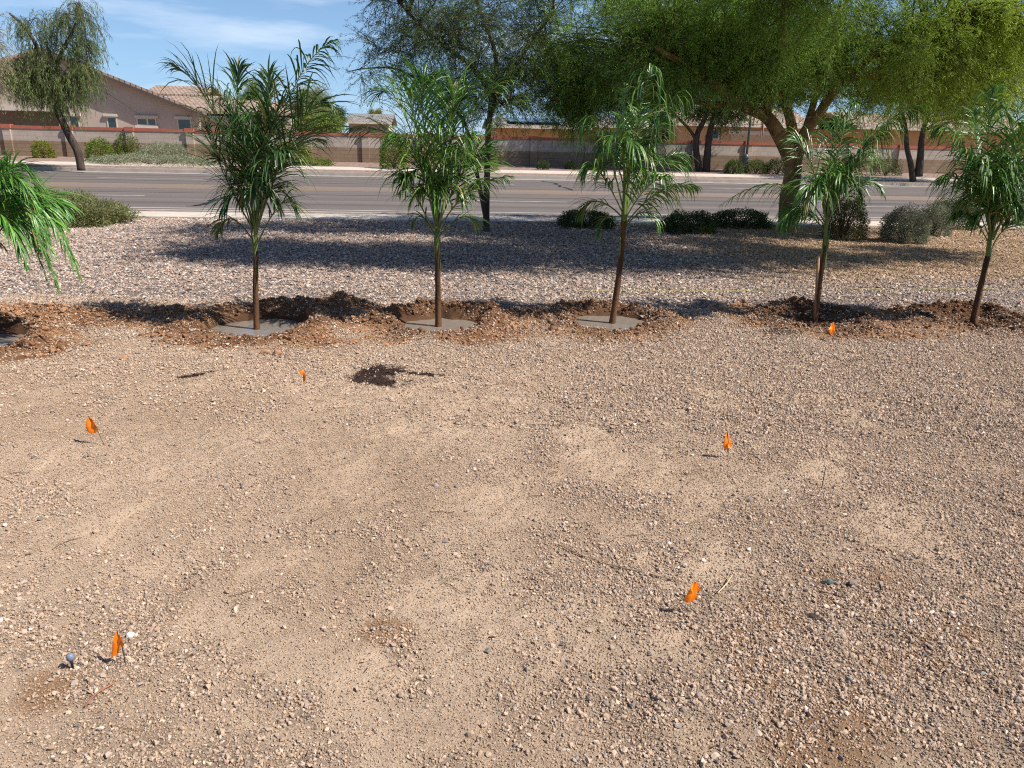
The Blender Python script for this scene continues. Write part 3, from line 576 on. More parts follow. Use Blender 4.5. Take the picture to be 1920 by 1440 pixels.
def palm(i, stem_px, fronds_px, label, cols, rad, L0=.34, droop=.9, nrand=5, crown_r=.5, crown_h=1.15, stub=True, wid=.0145, npair=34, nin=7):
    base = PALM_BASE[i]; y0 = base.y; gz = float(relief(np.array([base.x]), np.array([base.y]))[0][0])
    root = tag(empty('young_palm', (base.x, base.y, gz)), label, 'palm', 'young palms planted in a row')
    rel = lambda p: Vector(p) - Vector(root.location)
    sp = [Vector((base.x, base.y, gz - .05))] + [PY(a, b, y0 + dy) for a, b, dy in stem_px]
    fine = []; 
    for k in range(len(sp) - 1):
        for q in range(5): fine.append(sp[k].lerp(sp[k+1], q / 5))
    fine.append(sp[-1]); m = len(fine)
    radii = [rad * (1.25 - .55 * (j / (m-1)) ** .7) * (1 + .05 * math.sin(j * 2.3)) for j in range(m)]
    kb = int(m * .66); MB().tube([rel(p) for p in fine[:kb + 1]], [q * .85 for q in radii[:kb + 1]], 10).build('trunk', M_ptrunk, root, True)
    MB().tube([rel(p) for p in fine[kb - 1:]], [q * .8 for q in radii[kb - 1:]], 10).build('green_shaft', M_pgreen, root, True)
    # wrapping leaf bases up the stem
    top = fine[-1]; b = MB()
    for k in range(7):
        j = int(m * (.42 + .08 * k)); j = min(j, m - 2); a = random.uniform(0, 6.28); q = fine[j]; off = Vector((math.cos(a), math.sin(a), 0)) * radii[j] * .75
        ln = random.uniform(.18, .4); b.tube([rel(q + off * .6 - Vector((0, 0, .1))), rel(q + off + Vector((0, 0, ln * .4))), rel(q + off * 1.5 + Vector((0, 0, ln)))], [radii[j] * .3, radii[j] * .34, radii[j] * .08], 5)
    b.build('leaf_sheath', M_pgreen, root, True)
    for f in fronds_px:
        (ax, ay), (bx, by), (cx, cy), dd = f[0], f[1], f[2], f[3]; kw = f[4] if len(f) > 4 else {}
        A = PY(ax, ay, y0 + sp[-1].y * 0); Bq = PY(bx, by, y0 + dd * .55); Cq = PY(cx, cy, y0 + dd)
        A = Vector((A.x, sp[-1].y, A.z)); frond(root, A, Bq * 1.0 + (Bq - A * .5 - Cq * .5) * .55, Cq, kw.get('L', L0) * 1.12 * random.uniform(.9, 1.1), kw.get('cols', cols), kw.get('droop', droop), int(kw.get('n', npair) * 1.05), kw.get('start', .20), wid=wid, alpha=kw.get('alpha', 36))
    for k in range(nin):                                 # inner fronds that rise a little and hang down again
        az = 6.283 * (k + random.random() * .7) / nin; dv = Vector((math.cos(az), math.sin(az), 0)); q = random.uniform(.75, 1.2); st = fine[int(m * random.uniform(.80, .97))]
        frond(root, st, st + dv * .10 * q + Vector((0, 0, .62 * q)), st + dv * .34 * q + Vector((0, 0, .22 * q)), L0 * .72, cols, max(droop, 1.1), 20, .22, wid=wid * .95, alpha=32)
    for k in range(nrand):
        if nrand == 0: break
        az = 6.283 * (k + random.random() * .6) / nrand; hh = crown_h * random.uniform(.55, .82); rr = crown_r * random.uniform(.6, 1.15)
        dirv = Vector((math.cos(az), math.sin(az) * .9, 0)); C_ = top + dirv * rr + Vector((0, 0, hh * .8)); B_ = top + dirv * rr * .35 + Vector((0, 0, hh * 1.0))
        frond(root, top, B_, C_, L0 * 1.05, cols, droop, int(npair * .9), .14, wid=wid)
    return root
palm(1, [(479, 540, 0), (480, 470, 0), (480, 415, 0)],
     [((474, 425), (412, 215), (328, 122), -.15), ((478, 425), (440, 180), (453, 125), .1, dict(L=.32)), ((480, 425), (505, 200), (500, 135), .15, dict(L=.32)),
      ((484, 425), (540, 160), (632, 75), -.1, dict(n=40, L=.36, droop=1.5, alpha=50)), ((484, 425), (555, 230), (612, 190), -.25), ((482, 430), (530, 290), (600, 262), .3),
      ((474, 430), (415, 320), (388, 240), .1, dict(alpha=35)), ((474, 435), (440, 330), (412, 300), -.2, dict(alpha=30, droop=.5)), ((474, 450), (430, 400), (406, 440), .1, dict(L=.26, n=16)), ((486, 450), (530, 370), (556, 400), -.1, dict(L=.26, n=18)),
      ((478, 430), (455, 250), (400, 165), .3), ((482, 430), (500, 250), (545, 175), -.3), ((478, 430), (470, 300), (455, 250), -.35, dict(droop=1.2)), ((482, 430), (510, 320), (530, 280), -.4, dict(droop=1.4)), ((480, 430), (492, 300), (500, 215), -.25, dict(droop=1.3)),
      ((480, 430), (470, 260), (520, 150), .25), ((481, 430), (455, 300), (430, 200), .3)],
     'leftmost full palm, dark and upright, fronds spread wide against the sky', G_DARK, .028, .50, .85, 0, .36, 1.0)
palm(2, [(821, 540, 0), (820, 460, 0), (818, 400, 0)],
     [((816, 420), (770, 260), (655, 240), -.1, dict(n=40)), ((816, 420), (760, 200), (715, 175), .1), ((818, 420), (790, 210), (800, 155), -.1), ((820, 420), (850, 220), (850, 165), .2),
      ((822, 420), (880, 210), (955, 150), -.1, dict(L=.38)), ((822, 420), (900, 260), (985, 175), .25), ((824, 430), (880, 350), (960, 330), -.15, dict(L=.26, droop=1.3)), ((812, 430), (770, 350), (755, 330), -.2, dict(droop=1.2)),
      ((816, 430), (790, 300), (740, 250), -.3, dict(droop=1.2)), ((822, 430), (850, 300), (885, 250), -.3, dict(droop=1.2)), ((818, 430), (810, 300), (830, 230), -.4, dict(droop=1.3)), ((818, 400), (840, 220), (905, 140), .1), ((814, 440), (790, 400), (775, 420), .1, dict(L=.22, n=14)), ((826, 440), (870, 400), (890, 420), .1, dict(L=.24, n=14)),
      ((816, 420), (780, 230), (760, 160), -.25), ((820, 430), (860, 330), (920, 270), .3)],
     'palm left of centre with a bright puddle at its foot', G_MID, .031, .50, .95, 1, .38, 1.0)
palm(3, [(1160, 520, 0), (1168, 450, 0), (1171, 390, 0), (1171, 340, 0)],
     [((1171, 380), (1168, 240), (1172, 160), 0, dict(L=.26, droop=1.4)), ((1173, 380), (1205, 180), (1222, 122), -.1, dict(L=.34, droop=3.6)), ((1173, 390), (1245, 210), (1275, 172), .1, dict(L=.42, droop=4.0, n=40)),
      ((1168, 390), (1130, 240), (1098, 225), -.1, dict(L=.42, droop=4.0)), ((1173, 400), (1230, 300), (1290, 290), .2, dict(L=.4, droop=2.0)), ((1168, 400), (1120, 310), (1095, 320), -.2, dict(L=.36, droop=2.0)),
      ((1173, 410), (1210, 350), (1250, 330), -.25, dict(alpha=60)), ((1169, 410), (1120, 370), (1085, 400), .2, dict(L=.3)), ((1173, 420), (1240, 350), (1310, 350), .1, dict(L=.28)), ((1171, 400), (1190, 270), (1200, 205), .25, dict(droop=1.8)),
      ((1172, 430), (1205, 390), (1240, 420), -.1, dict(L=.26, n=18)), ((1168, 430), (1140, 400), (1120, 440), -.1, dict(L=.24, n=16)), ((1174, 400), (1215, 240), (1250, 200), .3, dict(L=.4, droop=2.4))],
     'palm right of centre with long drooping ribbon leaflets over a pale puddle', G_MID, .032, .46, 1.4, 0, .34, .9)
palm(4, [(1538, 520, 0), (1547, 460, 0), (1551, 400, 0)],
     [((1548, 420), (1470, 330), (1350, 385), -.2, dict(L=.26, droop=1.3, n=34)), ((1550, 410), (1520, 300), (1490, 260), .1, dict(droop=1.4)), ((1552, 400), (1580, 240), (1600, 195), -.1, dict(L=.36, droop=2.2)),
      ((1552, 400), (1640, 240), (1735, 195), .1, dict(L=.38, droop=2.2, n=42)), ((1550, 410), (1560, 260), (1585, 215), .25, dict(droop=1.8)), ((1553, 410), (1620, 330), (1660, 370), -.15, dict(L=.24, n=20)),
      ((1548, 425), (1500, 380), (1465, 420), -.25, dict(L=.34, droop=1.6)), ((1550, 420), (1530, 340), (1510, 360), -.35, dict(droop=1.5)), ((1552, 420), (1590, 330), (1625, 290), -.2, dict(droop=1.6)), ((1552, 420), (1600, 290), (1660, 230), .3, dict(droop=2.0)), ((1550, 430), (1565, 330), (1600, 300), .3),
      ((1549, 440), (1520, 400), (1490, 400), .2, dict(L=.3))],
     'palm with a split brown stem and one frond arching far to its left', G_MID, .030, .48, 1.3, 0, .35, .9)
palm(5, [(1838, 540, 0), (1852, 480, 0), (1858, 430, 0)],
     [((1856, 440), (1810, 260), (1755, 240), -.1, dict(L=.4, droop=2.0)), ((1858, 440), (1850, 220), (1870, 165), .0, dict(L=.42, droop=2.0)), ((1860, 440), (1890, 240), (1935, 180), -.2, dict(L=.42, droop=2.0)), ((1860, 440), (1910, 300), (1990, 260), .1),
      ((1856, 450), (1810, 340), (1765, 330), -.3, dict(L=.38, droop=1.6)), ((1862, 450), (1910, 360), (1960, 350), -.3, dict(L=.38, droop=1.6)), ((1856, 460), (1820, 400), (1790, 400), -.1, dict(L=.3)), ((1862, 460), (1900, 410), (1950, 430), -.2, dict(L=.34, droop=1.4)),
      ((1858, 440), (1830, 280), (1830, 205), .3, dict(L=.4, droop=1.8)), ((1860, 440), (1880, 300), (1905, 250), .3, dict(L=.4, droop=1.8)), ((1858, 445), (1850, 350), (1840, 300), -.45, dict(L=.4, droop=1.6)), ((1860, 445), (1880, 340), (1890, 290), -.45, dict(L=.4, droop=1.6)),
      ((1858, 445), (1835, 330), (1800, 280), -.35, dict(L=.4, droop=1.6)), ((1860, 445), (1900, 300), (1925, 230), -.4, dict(L=.4)), ((1862, 450), (1895, 380), (1925, 310), .2, dict(cols=(np.array((.35,.30,.03)), np.array((.5,.45,.06)), np.array((.3,.3,.05)))))],
     'rightmost palm, fullest crown with a yellowing frond, beside the frame edge', G_MID, .033, .50, 1.5, 5, .42, .9, wid=.017)
_r = bpy.data.objects['young_palm.003']; _q = PALM_BASE[4]; _a = PY(1536, 470, _q.y) - _q; _b = PY(1533, 540, _q.y) - _q
MB().tube([Vector((-.005, -.01, .02)), _b, _a], [.022, .019, .015], 8).build('cut_stem', mat('cut_stem', (.20, .10, .05), .85, c2=(.42, .26, .14), nscale=18, stretch=(1, 1, .15), bump=.5), _r, True)
palm(0, [(-66, 560, 0), (-60, 500, 0)],
     [((-55, 510), (10, 290), (78, 365), -.1, dict(L=.30, droop=.8)), ((-55, 510), (40, 330), (150, 520), -.2, dict(L=.30, droop=.8, n=44)), ((-55, 510), (20, 350), (110, 550), -.4, dict(L=.28, droop=1.0)),
      ((-55, 510), (30, 320), (125, 450), .1, dict(L=.30)), ((-55, 510), (0, 330), (60, 470), .2), ((-55, 510), (-30, 290), (40, 345), .25), ((-55, 510), (-110, 300), (-200, 380), 0), ((-55, 510), (-60, 250), (-70, 200), .2), ((-55, 510), (-10, 370), (50, 500), -.5, dict(L=.28)), ((-55, 510), (60, 360), (130, 400), 0, dict(L=.3)), ((-55, 510), (10, 330), (100, 480), -.3), ((-55, 510), (30, 340), (128, 430), .2), ((-55, 510), (0, 300), (70, 400), -.4), ((-55, 510), (-10, 300), (30, 420), -.2), ((-55, 510), (20, 380), (90, 535), .1), ((-55, 510), (-20, 300), (20, 350), 0)],
     'palm cut off by the left edge, bright green fronds arching into view', G_BRIGHT, .034, .30, .9, 2, .4, .8, npair=40, wid=.0125)

# ------------------------------------------------------------------ trees and shrubs
def limb_pts(pts, seg=5):
    P_ = [np.array(p, float) for p in pts]; out = []
    for i in range(len(P_) - 1):
        p0 = P_[max(i-1, 0)]; p1 = P_[i]; p2 = P_[i+1]; p3 = P_[min(i+2, len(P_)-1)]
        for k in range(seg):
            t = k / seg; out.append(.5 * ((2*p1) + (-p0+p2)*t + (2*p0-5*p1+4*p2-p3)*t*t + (-p0+3*p1-3*p2+p3)*t**3))
    out.append(P_[-1]); return out
def tubes_np(curves, radii, nside=4):
    """many curves of equal point count -> V,F"""
    cv = np.array(curves); n, m, _ = cv.shape; rad = np.array(radii)
    t = np.gradient(cv, axis=1); t /= np.linalg.norm(t, axis=2, keepdims=True) + 1e-9
    a = np.cross(t, np.array([.31, .77, .55])); a /= np.linalg.norm(a, axis=2, keepdims=True) + 1e-9; b = np.cross(t, a)
    q = np.arange(nside) * 2 * np.pi / nside
    v = cv[:, :, None] + (a[:, :, None] * np.cos(q)[None, None, :, None] + b[:, :, None] * np.sin(q)[None, None, :, None]) * rad[:, :, None, None]
    idx = np.arange(n * m * nside).reshape(n, m, nside); i2 = np.roll(idx, -1, axis=2)
    F = np.stack([idx[:, :-1], idx[:, 1:], i2[:, 1:], i2[:, :-1]], -1).reshape(-1, 4)
    return v.reshape(-1, 3), F
def tree(name, label, base, limbs, lobes, nbr, ntw, nlf, cols, bark, leaf=(.03, .006), twig_len=.8, hang=.3, group=None, br_r=.03, lit_tone=None, tw_r=.004, leafy=1.0, spread=.045, shell=.55, along=.35, zmin=None, cat='tree', brm=None):
    root = tag(empty(name, base), label, cat, group); bv = np.array(base)
    b = MB(); nodes = []; nrad = []
    for (pts, r0, r1) in limbs:
        f = limb_pts(pts); rr = list(np.linspace(r0, r1, len(f))); b.tube([Vector(p - bv) for p in f], rr, 10); nodes += f[len(f)//3:]; nrad += rr[len(f)//3:]
    nodes = np.array(nodes); nrad = np.array(nrad)
    b.build('trunk', bark, root, True)
    wts = np.array([l[2] for l in lobes], float); wts /= wts.sum(); which = rng.choice(len(lobes), nbr, p=wts)
    tg = []
    for wi in which:
        c, rad, _ = lobes[wi]; d = rng.normal(size=3); d /= np.linalg.norm(d); tg.append(np.array(c) + d * np.array(rad) * rng.uniform(shell, 1) )
    tg = np.array(tg)
    if zmin is not None: tg[:, 2] = np.maximum(tg[:, 2], zmin + rng.uniform(0, .5, nbr))
    dist = np.linalg.norm(tg[:, None] - nodes[None], axis=2) + rng.uniform(0, .8, (nbr, len(nodes))); st = nodes[dist.argmin(1)]
    M = 9; ts = np.linspace(0, 1, M)[None, :, None]; ln = np.linalg.norm(tg - st, axis=1)[:, None, None]
    mid = (st + tg) / 2; mid = mid + rng.normal(size=mid.shape) * ln[:, 0] * .10; mid[:, 2] += ln[:, 0, 0] * .10
    cv = st[:, None] * (1 - ts) ** 2 + mid[:, None] * 2 * ts * (1 - ts) + tg[:, None] * ts ** 2
    cv = cv + np.cumsum(rng.normal(size=cv.shape) * ln * .012, axis=1) * (ts > 0)
    rad = np.minimum(br_r, .25 * br_r * (1 + ln[:, :, 0])) * (1.05 - ts[:, :, 0] * .9) * np.ones((nbr, 1))
    v1, f1 = tubes_np(cv - bv, rad, 5)
    # twigs along the outer part of each branch
    N = nbr * ntw; bi = np.repeat(np.arange(nbr), ntw); tt = rng.uniform(along, 1.0, N) * (M - 1); i0 = np.minimum(tt.astype(int), M - 2); fr = (tt - i0)[:, None]
    s = cv[bi, i0] * (1 - fr) + cv[bi, i0 + 1] * fr; tan = cv[bi, i0 + 1] - cv[bi, i0]; tan /= np.linalg.norm(tan, axis=1, keepdims=True) + 1e-9
    d = tan * .7 + rng.normal(size=(N, 3)) * .75; d /= np.linalg.norm(d, axis=1, keepdims=True); L_ = twig_len * rng.uniform(.4, 1.2, N)
    K = 6; tw = np.zeros((N, K, 3)); p = s.copy(); 
    for k in range(K):
        tw[:, k] = p; p = p + d * (L_ / (K - 1))[:, None]; d = d + np.array([0, 0, -hang * .5]) + rng.normal(size=(N, 3)) * .16; d /= np.linalg.norm(d, axis=1, keepdims=True)
    v2, f2 = tubes_np(tw - bv, np.tile(np.linspace(tw_r, tw_r * .35, K), (N, 1)), 3)
    mesh_np('branches', np.concatenate([v1, v2]), np.concatenate([f1, f2 + len(v1)]), brm or bark, smooth=True, parent=root)
    # leaves along twigs
    ctone = rng.uniform(.0, 1, nbr)
    if lit_tone is not None: ctone = np.clip(ctone * .5 + lit_tone(tg) * .9, 0, 1.3)
    NL = N * nlf; ti = np.repeat(np.arange(N), nlf); q = rng.uniform(.1, 1, NL) ** .8 * (K - 1); j0 = np.minimum(q.astype(int), K - 2); fr = (q - j0)[:, None]
    pos = tw[ti, j0] * (1 - fr) + tw[ti, j0 + 1] * fr + rng.normal(size=(NL, 3)) * spread
    tdir = tw[ti, j0 + 1] - tw[ti, j0]; tdir /= np.linalg.norm(tdir, axis=1, keepdims=True) + 1e-9
    ld = tdir * .9 + rng.normal(size=(NL, 3)) * .5 + np.array([0, 0, -hang * .6])
    tone = np.clip(ctone[bi[ti]] * .7 + rng.uniform(0, .5, NL), 0, 1)[:, None]
    c = cols[0] * (1 - tone) + cols[1] * tone; yl = rng.uniform(0, 1, NL) < .02; c[yl] = cols[2]
    if name == 'big_tree': k_ = (np.clip((pos[:, 0] - 4.0) / 5.5, 0, 1) * .6)[:, None]; c = c * (1 - k_) + k_ * A3(.52, .58, .06) * (.25 + .75 * tone)
    if leafy < 1: k_ = rng.uniform(0, 1, NL) < leafy; pos, ld, c = pos[k_], ld[k_], c[k_]; NL = len(pos)
    blades(pos - bv, ld, leaf[0] * rng.uniform(.6, 1.5, NL), leaf[1] * rng.uniform(.7, 1.3, NL), c, 'crown', M_leaf, root)
    return root
A3 = lambda *c: np.array(c, float)
GREEN = (A3(.050, .135, .026), A3(.37, .58, .10), A3(.55, .55, .15))
GREEN_DK = (A3(.030, .060, .016), A3(.09, .15, .035), A3(.4, .35, .05))
# big tree with golden bark
TB = P(1478, 437); ty = TB.y; W = lambda px, py, y: np.array(PY(px, py, y))
fork = W(1490, 288, ty)
limbs = [([A3(6.2, 12.8, 4.4), A3(7.6, 11.6, 4.8), A3(9.0, 11.0, 5.0), A3(10.6, 11.4, 5.2)], .05, .02), ([W(1436, 218, ty - .5), A3(4.0, 12.9, 3.6), A3(3.2, 11.2, 4.5), A3(1.8, 10.4, 4.9), A3(.2, 10.1, 5.1)], .09, .03), ([A3(4.0, 12.9, 3.6), A3(5.2, 11.4, 4.6), A3(6.4, 10.4, 5.0)], .05, .02), ([np.array(TB) - A3(0, 0, .1), W(1478, 380, ty), W(1486, 330, ty), fork], .19, .145),
         ([fork - A3(.02, 0, .15), W(1462, 255, ty - .2), W(1436, 218, ty - .5), W(1395, 200, ty - .9), W(1330, 150, ty - 1.6), W(1230, 90, ty - 2.3)], .16, .04),
         ([fork - A3(0, 0, .1), W(1484, 235, ty + .2), W(1470, 190, ty + .4), W(1440, 110, ty + .6), W(1400, 0, ty + 1)], .12, .04),
         ([fork - A3(-.02, 0, .12), W(1512, 245, ty), W(1535, 215, ty - .2), W(1580, 150, ty - .6), W(1680, 80, ty - 1), W(1800, 20, ty - 1.2)], .13, .04),
         ([W(1505, 262, ty), W(1545, 130, ty + .8), W(1600, -40, ty + 1.5)], .08, .03),
         ([W(1395, 200, ty - .9), W(1300, 190, ty - .5), W(1180, 160, ty), W(1080, 130, ty + .3)], .06, .02),
         ([W(1470, 190, ty + .4), W(1330, 60, ty), W(1200, -60, ty - .4)], .06, .02),
         ([W(1580, 150, ty - .6), W(1700, 130, ty + .4), W(1860, 90, ty + .8)], .06, .02)]
lobes = [(A3(.3, 10.1, 5.1), (1.8, 1.7, 1.0), 7), (A3(2.4, 9.9, 5.0), (2.0, 1.7, 1.0), 8), (A3(4.5, 9.9, 5.0), (2.1, 1.7, 1.0), 8), (A3(6.6, 10.2, 5.0), (2.0, 1.7, 1.0), 6), (A3(4.8, 12.0, 5.6), (2.0, 1.2, .7), 3.5), (A3(8.4, 10.8, 5.0), (1.8, 1.6, .8), 4.0), (A3(10.6, 11.5, 5.2), (1.6, 1.6, .7), 2.2), (A3(7.6, 12.4, 5.6), (1.6, 1.4, .7), 2.5), (W(1130, 88, ty - 1.0), (2.1, 2.0, 1.1), 4), (W(1300, 60, ty - 1.6), (2.0, 1.8, 1.05), 4), (W(1440, 66, ty - 1.3), (2.0, 1.9, 1.0), 4), (W(1620, 92, ty - .8), (2.0, 1.9, 1.0), 4),
         (W(1790, 118, ty - .2), (1.8, 1.8, 1.05), 4), (W(1900, 108, ty - .8), (1.7, 1.6, 1.1), 4), (W(1250, -140, ty - .5), (2.8, 2.8, 1.3), 3.5), (W(1500, -180, ty - .3), (3.0, 2.8, 1.4), 3.5), (W(1760, -120, ty + .3), (2.6, 2.4, 1.3), 2.5),
         (W(1090, 200, ty - .5), (1.2, 1.4, .5), 2.6), (W(1640, 165, ty + .6), (1.8, 1.0, .4), 1.0), (W(1320, 150, ty + 1.0), (1.4, 1.0, .4), .9)]
tree('big_tree', 'big spreading tree with thick golden brown forked trunk behind the palms', tuple(TB), limbs, lobes, 1550, 18, 42, GREEN, M_bark_gold, (.062, .0100), .74, .22, spread=.025, br_r=.024, brm=M_olive, shell=.35, along=.25,
     lit_tone=lambda t: np.clip((t[:, 0] - 4) / 6, 0, 1) * .6 + np.clip((t[:, 2] - 2.6) / 4, 0, .5) + .9 * (fbm(t[:, 0], t[:, 1] + t[:, 2], 1.1, 400, 2) - .5))  # leaf colour painted lighter toward the sunny right and top, darker in gaps
# thin airy tree at the sidewalk
AB = P(912, 436); ay = AB.y
fork2 = W(905, 330, ay)
limbs = [([np.array(AB) - A3(0, 0, .1), W(912, 380, ay), W(914, 300, ay), W(916, 235, ay), W(925, 190, ay)], .062, .048),
         ([W(911, 410, ay), W(898, 345, ay + .05), W(884, 280, ay + .1), W(865, 220, ay + .1), W(800, 160, ay - .3)], .045, .025),
         ([W(925, 190, ay), W(890, 130, ay - .3), W(800, 60, ay - .8), W(730, -20, ay - 1)], .05, .02), ([W(920, 200, ay), W(930, 110, ay), W(900, 20, ay + .2), W(860, -90, ay + .2)], .05, .02),
         ([W(800, 160, ay - .3), W(745, 130, ay - .5), W(690, 128, ay - .7), W(650, 135, ay - .8)], .022, .006), ([W(925, 190, ay), W(980, 100, ay - .3), W(1040, 20, ay - .5)], .05, .02)]
lobes = [(A3(-1.3, 12.0, 4.9), (1.5, 1.6, .8), 3.0), (W(870, 110, ay - .5), (1.5, 1.6, .75), 2.2), (W(940, 60, ay - .4), (1.4, 1.6, 1.0), 3), (W(790, 40, ay - .8), (.9, 1.2, .8), .9), (W(900, -120, ay - .3), (2.2, 2.0, 1.0), 2.5), (W(730, 20, ay - .9), (.35, .6, .5), .5), (W(690, 150, ay - .7), (.35, .4, .3), .35), (W(960, 160, ay), (.9, 1.0, .5), 1.8), (W(860, 170, ay), (.8, .8, .4), 1.0)]
tree('airy_tree', 'slender twin stemmed tree with thin open crown left of the big tree', tuple(AB), limbs, lobes, 250, 17, 28, (A3(.04, .085, .025), A3(.13, .22, .07), A3(.3, .25, .05)), M_bark_dark, (.045, .008), .75, .25, br_r=.014, tw_r=.0036, spread=.014, along=.25)
# far side of the road
def fp(px, py, z=.15): return P(px, py, z)
LB = fp(152, 315, .05); ly = LB.y
limbs = [([np.array(LB) - A3(0, 0, .1), W(146, 285, ly), W(130, 255, ly), W(118, 230, ly), W(100, 190, ly), W(88, 140, ly)], .17, .13),
         ([W(95, 170, ly), W(70, 90, ly), W(45, 50, ly), W(18, 25, ly)], .10, .04), ([W(92, 150, ly), W(120, 90, ly), W(145, 40, ly), W(150, 5, ly)], .10, .03), ([W(110, 210, ly), W(140, 150, ly), W(165, 110, ly)], .07, .03), ([W(100, 190, ly), W(60, 150, ly), W(30, 130, ly)], .07, .03)]
lobes = [(W(60, 125, ly), (1.0, .9, .7), 2.4), (W(112, 105, ly), (1.0, .9, .8), 2.6), (W(148, 50, ly), (.65, .7, 1.0), 2.4), (W(70, 45, ly), (.8, .7, .5), .6), (W(95, 165, ly), (1.1, 1.0, .6), 2.6), (W(150, 130, ly), (.8, .8, .8), 1.6), (W(25, 130, ly), (.6, .7, .5), 1)]
tree('weeping_tree', 'weeping tree with leaning dark trunk in front of the gabled house', tuple(LB), limbs, lobes, 115, 11, 30, (A3(.06, .10, .03), A3(.25, .32, .11), A3(.35, .18, .08)), M_bark_dark, (.14, .018), 1.35, 1.8, br_r=.05, tw_r=.007, spread=.03, shell=.75, cat='tree')
OB = fp(-75, 318, .05); oy = OB.y + .01
tree('pale_tree', 'pale leaved tree mostly cut off by the left edge', tuple(OB), [([np.array(OB), W(-70, 220, oy), W(-60, 120, oy), W(-30, 60, oy)], .18, .06)], [(W(-75, 80, oy), (1.5, 1.2, 1.4), 3), (W(-60, 150, oy), (1.2, 1.2, .8), 1)], 60, 10, 26, (A3(.22, .20, .11), A3(.42, .38, .24), A3(.4, .3, .1)), M_bark, (.12, .02), 1.2, .7, br_r=.05, tw_r=.008, spread=.08)
def plain_tree(name, label, bpx, trunks, lobes, nbr, cols, z=.17, leaf=(.12, .022), hang=.4, bark=M_bark_dark, nlf=30, ntw=11, group=None, base=None, tl=1.3):
    B = fp(*bpx, z) if base is None else base; yy = B.y
    lim = [([W(*q, yy) for q in tr], r0, r1) for tr, r0, r1 in trunks]
    return tree(name, label, tuple(B), lim, [(W(px, py, yy + dy), rad, wt) for px, py, dy, rad, wt in lobes], nbr, ntw, nlf, cols, bark, leaf, tl, hang, group, br_r=.05, tw_r=.008, spread=.09)
plain_tree('street_tree', 'dark twin trunk tree in front of the wall left of the street lamp', (1312, 321),
           [([(1312, 324), (1305, 280), (1308, 250), (1320, 225), (1330, 190), (1300, 120)], .20, .08), ([(1324, 324), (1328, 270), (1334, 235), (1350, 190), (1390, 120)], .22, .08), ([(1306, 265), (1290, 240), (1240, 190)], .1, .05)],
           [(1250, 150, -.5, (3.2, 2.2, 1.2), 3), (1340, 140, 0, (3.2, 2.4, 1.4), 3), (1430, 150, 0, (3.0, 2.4, 1.3), 3), (1180, 140, 0, (3, 2.2, 1.0), 2.5), (1380, 60, 0, (4, 3, 1.4), 2), (1530, 140, 0, (3, 2.4, 1.2), 2.6), (1360, 205, 0, (1.8, 1.6, .5), 1), (1120, 115, .6, (3.0, 2, 1.3), 3.5), (1250, 110, 1.0, (3.2, 2, 1.3), 4)], 460, GREEN_DK, nlf=34, leaf=(.16, .034))
plain_tree('street_tree', 'slim two stemmed tree far right between road and wall', (1715, 336),
           [([(1712, 340), (1708, 310), (1700, 275), (1698, 240), (1680, 160)], .16, .07), ([(1722, 331), (1726, 290), (1731, 245), (1760, 150)], .2, .08)],
           [(1700, 160, 0, (3.4, 2.4, 1.5), 3), (1820, 170, 0, (3.2, 2.4, 1.5), 3), (1900, 200, 0, (2.5, 2, 1.2), 2), (1620, 150, 0, (2.5, 2, 1.2), 1.5)], 170, GREEN, nlf=32)
GR_B = (A3(.10, .17, .03), A3(.27, .36, .08), A3(.4, .4, .1)); GR_Y = (A3(.14, .17, .03), A3(.36, .36, .08), A3(.5, .45, .1))
def far_tree(px, py_top, py_base, vv, wpx, cols, name, label, dens=60):
    p = PV(px, py_base, vv); y = p.y; s = vv / F_PX; h = (py_base - py_top) * s; r = wpx * s / 2; base = Vector((p.x, p.y, .25)); hz = p.z + h
    dens = int(dens * 1.5); c1 = np.array([p.x, y, p.z + h * .55]); root = tree(name, label, tuple(base), [([np.array(base), np.array([p.x + .1, y, p.z + h * .2]), c1], r * .07 + .05, .05)],
         [(c1, (r * .75, r * .8, h * .40), 3), (c1 + A3(r * .4, 0, h * .1), (r * .5, r * .5, h * .25), 1), (c1 - A3(r * .45, 0, h * .12), (r * .5, r * .5, h * .25), 1)], dens, 10, 24, cols, M_bark_dark, (.15, .035), r * .35, .2, 'trees beyond the block wall', br_r=.05, tw_r=.01, spread=.14)
    return root
far_tree(585, 165, 250, 62, 90, (A3(.16, .20, .09), A3(.34, .38, .18), A3(.4, .4, .1)), 'distant_tree', 'pale airy tree beyond the wall right of the leftmost full palm', 45)
far_tree(628, 205, 250, 70, 44, (A3(.03, .06, .02), A3(.08, .13, .04), A3(.2, .2, .1)), 'distant_tree', 'small dark rounded tree beyond the wall', 70)
far_tree(705, 206, 250, 85, 30, GR_Y, 'distant_tree', 'tiny yellow green tree top above the grey roofs', 40)
far_tree(600, 216, 262, 56, 100, GR_B, 'distant_tree', 'bright green bushy tree just behind the wall', 90)
far_tree(480, 150, 250, 75, 60, GR_B, 'distant_tree', 'green tree behind the rear roof of the gabled house', 50)

